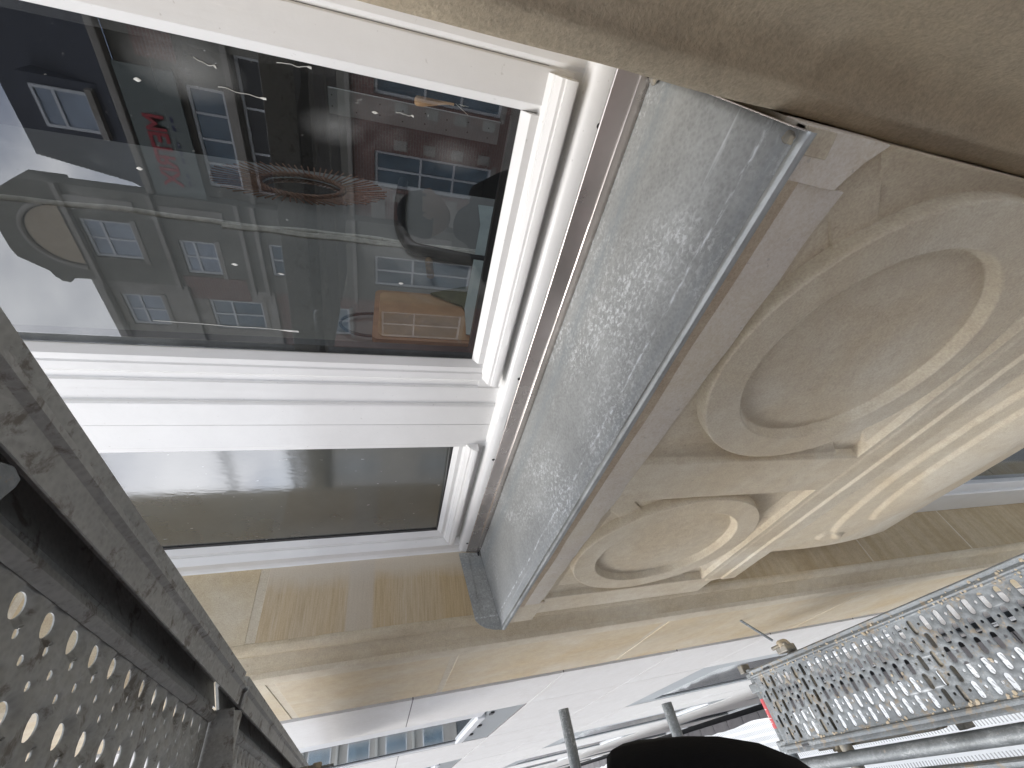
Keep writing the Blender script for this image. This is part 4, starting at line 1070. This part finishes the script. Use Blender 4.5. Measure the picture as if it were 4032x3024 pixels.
for i in range(nu + 1):
    x = -16 + 18.5 * i / nu
    edge = 0.085 + 0.05 * mnoise.noise(Vector((x * 1.3, 0, 0))) + 0.035 * mnoise.noise(Vector((x * 4, 2, 0)))
    for j in range(nv_ + 1):
        s_ = j / nv_
        y = edge + (-1.35 - edge) * s_
        zz = -5.0 - 0.25 * math.sin(math.pi * s_) + 0.05 * mnoise.noise(Vector((x * 2, y * 3, 1)))
        V.append((x, y, zz))
    for j in range(8):
        V.append((x, -1.35 - 0.02 * math.sin(j + x * 3), -5.0 + 0.30 * (j + 1)))
st_ = nv_ + 1 + 8
for i in range(nu):
    for j in range(st_ - 1): F.append((i * st_ + j, i * st_ + j + 1, (i + 1) * st_ + j + 1, (i + 1) * st_ + j))
nt = mesh_obj('debris_net', V, F, M['net'], None, smooth=True); tag(nt, 'white debris netting slung along the scaffold below the decks', 'net')

# ------------------------------------------------------------------ person in black at the bottom edge
def person():
    bm = bmesh.new()
    J = {
        'pelvis': ((-0.86, -0.50, -0.93), 0.165), 'belly': ((-0.86, -0.47, -0.74), 0.160), 'chest': ((-0.87, -0.36, -0.52), 0.175), 'neckb': ((-0.83, -0.42, -0.34), 0.095), 'neck': ((-0.83, -0.43, -0.26), 0.06),
        'shL': ((-0.850, -0.065, -0.440), 0.135), 'elL': ((-0.765, -0.090, -0.535), 0.125), 'wrL': ((-0.80, -0.27, -0.76), 0.045),
        'shR': ((-0.74, -0.58, -0.44), 0.098), 'elR': ((-0.62, -0.66, -0.70), 0.07), 'wrR': ((-0.45, -0.58, -0.62), 0.042),
        'hipL': ((-0.90, -0.40, -0.98), 0.11), 'knL': ((-0.88, -0.38, -1.38), 0.078), 'anL': ((-0.88, -0.40, -1.76), 0.05),
        'hipR': ((-0.82, -0.60, -0.98), 0.11), 'knR': ((-0.80, -0.62, -1.38), 0.078), 'anR': ((-0.80, -0.66, -1.76), 0.05)}
    keys = list(J)
    E = [('pelvis', 'belly'), ('belly', 'chest'), ('chest', 'neckb'), ('neckb', 'neck'), ('chest', 'shL'), ('shL', 'elL'), ('elL', 'wrL'), ('chest', 'shR'), ('shR', 'elR'), ('elR', 'wrR'),
         ('pelvis', 'hipL'), ('hipL', 'knL'), ('knL', 'anL'), ('pelvis', 'hipR'), ('hipR', 'knR'), ('knR', 'anR')]
    me = bpy.data.meshes.new('body'); me.from_pydata([J[k][0] for k in keys], [(keys.index(a), keys.index(b)) for a, b in E], []); me.update()
    o = bpy.data.objects.new('body', me); link(o)
    sk = o.modifiers.new('skin', 'SKIN'); sk.use_smooth_shade = True
    for i, k in enumerate(keys):
        me.skin_vertices[0].data[i].radius = (J[k][1], J[k][1])
        me.skin_vertices[0].data[i].use_root = (k == 'pelvis')
    ss = o.modifiers.new('sub', 'SUBSURF'); ss.levels = 2; ss.render_levels = 2
    dg = bpy.context.evaluated_depsgraph_get(); dg.update()
    m2 = bpy.data.meshes.new_from_object(o.evaluated_get(dg))
    bpy.data.objects.remove(o)
    for v in m2.vertices:      # cloth folds
        n_ = mnoise.noise(Vector((v.co.x * 9, v.co.y * 9, v.co.z * 5)))
        v.co += v.normal * 0.010 * n_
    m2.materials.clear(); m2.materials.append(M['cloth'])
    m2.polygons.foreach_set('use_smooth', [True] * len(m2.polygons))
    root = empty('person'); tag(root, 'person in black clothes whose shoulder and arm show at the bottom edge', 'person')
    body = bpy.data.objects.new('body', m2); link(body, root)
    # head with face, ears and cap
    bm = bmesh.new(); bmesh.ops.create_uvsphere(bm, u_segments=32, v_segments=24, radius=1.0)
    hc = Vector((-0.82, -0.44, -0.135)); rot = Matrix.Rotation(R_(-20), 3, 'Z')
    for v in bm.verts:
        p = v.co.copy()          # local: +x is forward
        x, y, z_ = p
        q = Vector((x * 0.098, y * 0.076, z_ * 0.118))
        if z_ < 0: q.y *= 1 + 0.22 * z_; q.x *= 1 + 0.08 * z_
        nose = math.exp(-((y / 0.16) ** 2) - (((z_ + 0.12) / 0.20) ** 2)) * (x > 0)
        q.x += 0.022 * nose
        for sy in (-1, 1):
            q.x -= 0.010 * math.exp(-(((y - sy * 0.38) / 0.17) ** 2) - (((z_ - 0.08) / 0.12) ** 2)) * (x > 0)
        q.x += 0.008 * math.exp(-((y / 0.3) ** 2) - (((z_ + 0.48) / 0.09) ** 2)) * (x > 0)
        v.co = rot @ q + hc
    me = bpy.data.meshes.new('head'); bm.to_mesh(me); bm.free(); me.materials.append(M['skin']); me.polygons.foreach_set('use_smooth', [True] * len(me.polygons))
    link(bpy.data.objects.new('head', me), root)
    for sy in (-1, 1):
        c = rot @ Vector((0.084, sy * 0.030, 0.010)) + hc
        blob('eye', c, 0.009, M['hair'], root, 1)
        c = rot @ Vector((-0.005, sy * 0.077, -0.005)) + hc
        blob('ear', c, 0.018, M['skin'], root, 4, sq=(0.9, 0.35, 1.5))
    bm = bmesh.new(); bmesh.ops.create_uvsphere(bm, u_segments=32, v_segments=20, radius=1.0)
    for v in bm.verts:
        x, y, z_ = v.co; z2 = max(z_, 0.15 if x > 0 else -0.25)
        v.co = rot @ Vector((x * 0.106, y * 0.084, z2 * 0.128)) + hc
    me = bpy.data.meshes.new('cap'); bm.to_mesh(me); bm.free(); me.materials.append(M['cloth']); me.polygons.foreach_set('use_smooth', [True] * len(me.polygons))
    link(bpy.data.objects.new('cap', me), root)
    # hands and boots
    for (w, d) in (((-0.80, -0.27, -0.76), (0.3, -0.2, -0.6)), ((-0.45, -0.58, -0.62), (0.9, 0.1, -0.1))):
        w = Vector(w); d = Vector(d).normalized(); s_ = d.cross(Vector((0, 0, 1))).normalized()
        V = []; me = bpy.data.meshes.new('hand')
        P_ = [w, w + d * 0.05]; E_ = [(0, 1)]; Rr = [0.026, 0.03]
        for i, (off, ln) in enumerate(((-0.028, 0.062), (-0.009, 0.074), (0.011, 0.070), (0.029, 0.055))):
            b = len(P_); P_ += [w + d * 0.085 + s_ * off, w + d * (0.085 + ln * 0.5) + s_ * off * 1.1 - Vector((0, 0, 0.012)), w + d * (0.085 + ln * 0.85) + s_ * off * 1.1 - Vector((0, 0, 0.036))]
            E_ += [(1, b), (b, b + 1), (b + 1, b + 2)]; Rr += [0.010, 0.009, 0.008]
        b = len(P_); P_ += [w + d * 0.04 + s_ * 0.045, w + d * 0.075 + s_ * 0.062 - Vector((0, 0, 0.01))]; E_ += [(0, b), (b, b + 1)]; Rr += [0.012, 0.009]
        me.from_pydata([tuple(p) for p in P_], E_, []); me.update()
        o = bpy.data.objects.new('hand', me); link(o)
        o.modifiers.new('skin', 'SKIN')
        for i, r_ in enumerate(Rr): me.skin_vertices[0].data[i].radius = (r_, r_); me.skin_vertices[0].data[i].use_root = (i == 0)
        ss = o.modifiers.new('sub', 'SUBSURF'); ss.levels = 1; ss.render_levels = 1
        dg = bpy.context.evaluated_depsgraph_get(); dg.update(); m2 = bpy.data.meshes.new_from_object(o.evaluated_get(dg)); bpy.data.objects.remove(o)
        m2.materials.clear(); m2.materials.append(M['cloth']); m2.polygons.foreach_set('use_smooth', [True] * len(m2.polygons))
        link(bpy.data.objects.new('glove', m2), root)
    for (x, y) in ((-0.88, -0.40), (-0.80, -0.66)):
        zf_ = LZ - 0.0118
        pts = [(x - 0.07, zf_), (x + 0.19, zf_), (x + 0.20, zf_ + 0.03), (x + 0.14, zf_ + 0.065), (x + 0.05, zf_ + 0.10), (x + 0.05, zf_ + 0.15), (x - 0.06, zf_ + 0.15)]
        n = len(pts)
        V = [(a, y - 0.045, b) for a, b in pts] + [(a, y + 0.045, b) for a, b in pts]
        mesh_obj('boot', V, [tuple(range(n)), tuple(range(2 * n - 1, n - 1, -1))] + [(i, (i + 1) % n, n + (i + 1) % n, n + i) for i in range(n)], M['black'], root, bevel=0.012)
person()

# ------------------------------------------------------------------ other side of the street (seen mirrored in the glass)
OY = -11.876
def opp_window(parent, x0, x1, z0, z1, mat, y=OY, bars=((0.5,), (0.5,)), fw=0.07):
    f = []
    f += [(x0, x0 + fw, y, y + 0.06, z0, z1), (x1 - fw, x1, y, y + 0.06, z0, z1), (x0 + fw, x1 - fw, y, y + 0.06, z0, z0 + fw), (x0 + fw, x1 - fw, y, y + 0.06, z1 - fw, z1)]
    for b in bars[0]: xx = x0 + (x1 - x0) * b; f.append((xx - 0.025, xx + 0.025, y, y + 0.05, z0 + fw, z1 - fw))
    for b in bars[1]: zz = z0 + (z1 - z0) * b; f.append((x0 + fw, x1 - fw, y, y + 0.055, zz - 0.03, zz + 0.03))
    w = boxes('window', f, M['paint_far'], parent)
    box('pane', x0 + 0.02, x1 - 0.02, y - 0.04, y + 0.015, z0 + 0.02, z1 - 0.02, mat, w)
    box('sill', x0 - 0.1, x1 + 0.1, y, y + 0.16, z0 - 0.13, z0 - 0.003, M['oppstone'], w)
    return w
def front(parent, name, x0, x1, z0, z1, mat, holes_, y=OY, depth=0.4):
    """wall with real window openings"""
    xs_ = sorted({x0, x1, *[h[0] for h in holes_], *[h[1] for h in holes_]}); zs_ = sorted({z0, z1, *[h[2] for h in holes_], *[h[3] for h in holes_]})
    L_ = []
    for a, b in zip(xs_, xs_[1:]):
        run = None
        for c, d in zip(zs_, zs_[1:]):
            mid = ((a + b) / 2, (c + d) / 2)
            hole = any(h[0] < mid[0] < h[1] and h[2] < mid[1] < h[3] for h in holes_)
            if hole:
                if run: L_.append((a, b, y - depth, y, run[0], run[1])); run = None
            else: run = (run[0], d) if run else (c, d)
        if run: L_.append((a, b, y - depth, y, run[0], run[1]))
    return boxes(name, L_, mat, parent)

O1 = empty('brick_shop_building'); tag(O1, 'brick and stone building with slate mansard and red lettered board, mirrored in the pane', 'building')
h1 = [(-4.95, -3.95, -2.80, 0.60), (-2.6, -1.6, -2.8, 0.6), (-5.6, -3.2, 4.1, 4.95), (0.2, 1.2, -2.8, 0.6), (-5.7, -2.6, -7.9, -4.4), (3, 4.4, 1.4, 3.6)]
front(O1, 'brick_wall', -5.88, 14.0, -8.0, 1.18, M['brick'], [h for h in h1 if h[3] < 1.2])
front(O1, 'stone_wall', -5.88, 14.0, 1.18, 6.249, M['oppdark'], [(-5.7, -2.4, 1.6, 3.8), (-5.6, -3.2, 4.1, 4.95), (3, 4.4, 1.4, 3.6), (6, 7.4, 1.4, 3.6)], y=OY + 0.03)
box('brick_panel', -2.8, -1.6, OY + 0.03, OY + 0.07, 4.95, 5.75, M['brick'], O1)
box('string_course', -5.88, 14, OY, OY + 0.16, 1.18, 1.30, M['oppstone'], O1, bevel=0.02)
box('string_course', -5.88, 14, OY + 0.03, OY + 0.18, 3.84, 3.98, M['oppstone'], O1, bevel=0.02)
box('stone_band', -5.88, 14, OY, OY + 0.05, -3.45, -3.05, M['oppstone'], O1)
for zz in (-1.9, -0.6, 0.5): box('quoin', -5.88, -5.3, OY, OY + 0.05, zz - 0.2, zz + 0.2, M['oppstone'], O1)
for (a, b) in ((-5.05, -3.85), (-2.7, -1.5)):
    for zz in (-2.5, -1.7, -0.9, -0.1): box('quoin', a - 0.25, a, OY, OY + 0.04, zz - 0.17, zz + 0.17, M['oppstone'], O1); box('quoin', b, b + 0.25, OY, OY + 0.04, zz - 0.17, zz + 0.17, M['oppstone'], O1)
opp_window(O1, -4.94, -3.96, -2.79, 0.59, M['oppglass'], OY - 0.15, ((0.5,), (0.33, 0.62)))
opp_window(O1, -2.59, -1.61, -2.79, 0.59, M['oppglass'], OY - 0.15, ((0.5,), (0.33, 0.62)))
opp_window(O1, 0.21, 1.19, -2.79, 0.59, M['oppglass'], OY - 0.15, ((0.5,), (0.33, 0.62)))
opp_window(O1, -5.69, -2.41, 1.61, 3.79, M['gasket'], OY - 0.2, ((0.33, 0.66), ()))  # black panes stand in for the shade of a deep recess
opp_window(O1, -5.59, -3.21, 4.11, 4.94, M['oppglass'], OY - 0.1, ((0.25, 0.5, 0.75), ()))
opp_window(O1, -5.69, -2.61, -7.9, -4.41, M['oppglass'], OY - 0.2, ((0.33, 0.66), (0.75,)))
box('gutter', -5.9, 14.0, OY + 0.03, OY + 0.32, 6.25, 6.42, M['oppstone'], O1, bevel=0.03)
# mansard roof
V = [(-5.88, OY + 0.15, 6.43), (14, OY + 0.15, 6.43), (14, OY - 1.0, 9.3), (-5.0, OY - 1.0, 9.3), (-5.88, OY - 4, 6.43), (-5.0, OY - 4, 9.3)]
mesh_obj('mansard_roof', V, [(0, 1, 2, 3), (0, 3, 5, 4)], M['slate'], O1)
for i in range(22):
    z = 6.5 + i * 0.125
    yb = OY + 0.15 - 1.15 * (z - 6.43) / 2.87
    box('slate_course', -5.75, 14, yb - 0.01, yb + 0.018, z, z + 0.112, M['slate'], O1)
box('dormer', -4.78, -3.55, OY - 0.9, OY + 0.08, 6.75, 8.25, M['slate'], O1, bevel=0.02)
opp_window(O1, -4.62, -3.75, 6.95, 8.05, M['oppglass_pale'], OY + 0.085, ((), (0.62,)), 0.06)
sg = box('signboard', -6.40, -2.95, OY + 0.20, OY + 0.26, 5.02, 6.2, M['shopgreen'], O1, bevel=0.01)
cu = bpy.data.curves.new('lettering', 'FONT'); cu.body = 'METRIX'; cu.size = 0.60; cu.extrude = 0.012; cu.align_x = 'LEFT'; cu.space_character = 0.92; cu.offset = 0.012
to = bpy.data.objects.new('lettering', cu); link(to)
dg = bpy.context.evaluated_depsgraph_get(); dg.update()
tm = bpy.data.meshes.new_from_object(to.evaluated_get(dg)); bpy.data.objects.remove(to)
tm.materials.clear(); tm.materials.append(M['signred'])
co = np.array([v.co[:] for v in tm.vertices]); sx_ = 1.70 / (co[:, 0].max() - co[:, 0].min())
to = bpy.data.objects.new('lettering', tm); link(to, sg)
to.matrix_local = Matrix(((-sx_, 0, 0, -3.90), (0, 0, 1, OY + 0.275), (0, 1, 0, 5.50), (0, 0, 0, 1)))
for i in range(9):
    a = -3.92 - i * 0.19
    if i in (2, 6): continue
    box('small_print', a - 0.13, a, OY + 0.262, OY + 0.268, 5.30, 5.36, M['signblue'], sg)

O2 = empty('gabled_stone_building'); tag(O2, 'tall gabled sandstone bay with carved arch and blue panes, mirrored in the pane', 'building')
gab = [(-5.90, 9.15), (-6.10, 9.45), (-6.20, 9.60), (-6.52, 9.90), (-6.95, 10.12), (-7.9, 10.15), (-8.15, 10.10), (-8.55, 9.55), (-8.72, 9.50), (-8.86, 9.38), (-8.90, 9.20), (-8.74, 9.05), (-8.72, 8.5)]
V = [(x, OY + 0.35, z) for x, z in gab] + [(-8.72, OY + 0.35, 8.35), (-5.90, OY + 0.35, 8.35)]
n = len(V); V2 = [(x, OY - 0.25, z) for x, y, z in V]
mesh_obj('gable', V + V2, [tuple(range(n)), tuple(range(2 * n - 1, n - 1, -1))] + [(i, (i + 1) % n, n + (i + 1) % n, n + i) for i in range(n)], M['oppdark'], O2, bevel=0.02)
nn = 18
V = [(-7.35 + 0.85 * math.cos(math.pi * i / nn), OY + 0.375, 8.55 + 0.95 * math.sin(math.pi * i / nn)) for i in range(nn + 1)]
mesh_obj('carved_tympanum', V, [tuple(range(nn + 1))], M['brownbed'], O2)
pts = [(-7.35 + 0.95 * math.cos(math.pi * i / nn), OY + 0.40, 8.52 + 1.07 * math.sin(math.pi * i / nn)) for i in range(nn + 1)]
tube('arch_moulding', None, None, 0.06, M['oppstone'], O2, seg=8, pts=pts)
hO2 = [(-7.95, -6.80, 7.05, 8.25), (-8.25, -7.15, 5.10, 6.05), (-8.1, -7.0, 1.6, 3.7), (-8.1, -7.0, -2.6, 0.6), (-8.3, -6.7, -7.9, -4.5)]
front(O2, 'stone_wall', -8.72, -5.90, -8.0, 8.35, M['oppdark'], hO2, y=OY + 0.35)
for k, (a, b, c, d) in enumerate(hO2):
    opp_window(O2, a + 0.01, b - 0.01, c + 0.01, d - 0.01, M['oppglass_pale'] if k < 2 else M['oppglass'], OY + 0.22, ((0.5,), (0.62,)))
for zz in (8.35, 6.35, 4.3, 3.9, 1.2): box('cornice', -8.78, -5.86, OY + 0.35, OY + 0.50, zz - 0.06, zz + 0.06, M['oppstone'], O2, bevel=0.02)
for zz in (7.6, 5.5, 2.6, -1.0): box('pilaster', -6.45, -6.15, OY + 0.351, OY + 0.43, zz - 0.8, zz + 0.7, M['oppstone'], O2, bevel=0.01)
box('brick_panel', -8.70, -8.32, OY + 0.351, OY + 0.38, 4.5, 6.2, M['brick'], O2)

O3 = empty('brick_terrace_building'); tag(O3, 'lower brick terrace with stone bands left of the gable, mirrored in the pane', 'building')
hO3 = [(-10.6, -9.4, 7.2, 8.3), (-10.6, -9.4, 4.3, 5.9), (-10.6, -9.4, 1.5, 3.3), (-10.6, -9.4, -2.6, 0.4), (-11.2, -9.0, -7.9, -4.6)]
front(O3, 'stone_wall', -11.4, -8.73, 3.9, 8.55, M['oppstone'], hO3[:2])
front(O3, 'brick_wall', -11.4, -8.73, -8.0, 3.9, M['brick'], hO3[2:])
for k, (a, b, c, d) in enumerate(hO3): opp_window(O3, a + 0.01, b - 0.01, c + 0.01, d - 0.01, M['oppglass_pale'] if k == 0 else M['oppglass'], OY - 0.12, ((0.5,), (0.6,)))
box('brick_panel', -9.35, -8.75, OY, OY + 0.04, 4.6, 6.4, M['brick'], O3)
box('parapet', -11.45, -8.73, OY, OY + 0.25, 8.50, 8.72, M['oppstone'], O3, bevel=0.03)
box('string_course', -11.4, -8.73, OY, OY + 0.15, 3.82, 4.02, M['oppstone'], O3, bevel=0.02)
box('string_course', -11.4, -8.73, OY, OY + 0.15, 6.3, 6.45, M['oppstone'], O3, bevel=0.02)
O5 = empty('street_end_building'); tag(O5, 'grey stone building closing the far end of the street, mirrored in flush windows', 'building')
hO5 = []
L5 = [(-62, -60, -26, 12, -8.0, 11)]
boxes('wall', L5, M['oppstone'], O5)
for k in range(9):
    for z_ in (-6.5, -2.6, 1.2, 5.0, 8.2):
        ya = -24 + k * 3.6
        w = boxes('window', [(-59.999, -59.90, ya, ya + 1.5, z_, z_ + 2.2)], M['paint_far'], O5)
        box('pane', -59.899, -59.88, ya + 0.1, ya + 1.4, z_ + 0.1, z_ + 2.1, M['oppglass'], w)
for z_ in (-3.4, 0.4, 4.3, 7.6, 10.9): box('string_course', -59.998, -59.7, -26, 12, z_, z_ + 0.25, M['kerb'], O5)
O4 = empty('low_far_building'); tag(O4, 'long lower stone building farther down the street, mirrored beside the sky', 'building')
hO4 = [(-13.5 - 2.4 * k, -12.4 - 2.4 * k, c, c + 1.9) for k in range(10) for c in (-6.9, -3.2, 0.4)]
front(O4, 'stone_wall', -38, -11.42, -8.0, 3.6, M['oppstone'], hO4)
for (a, b, c, d) in hO4: opp_window(O4, a + 0.01, b - 0.01, c + 0.01, d - 0.01, M['oppglass'], OY - 0.12, ((0.5,), (0.6,)))
box('parapet', -38, -11.42, OY, OY + 0.25, 3.55, 3.75, M['oppstone'], O4, bevel=0.03)
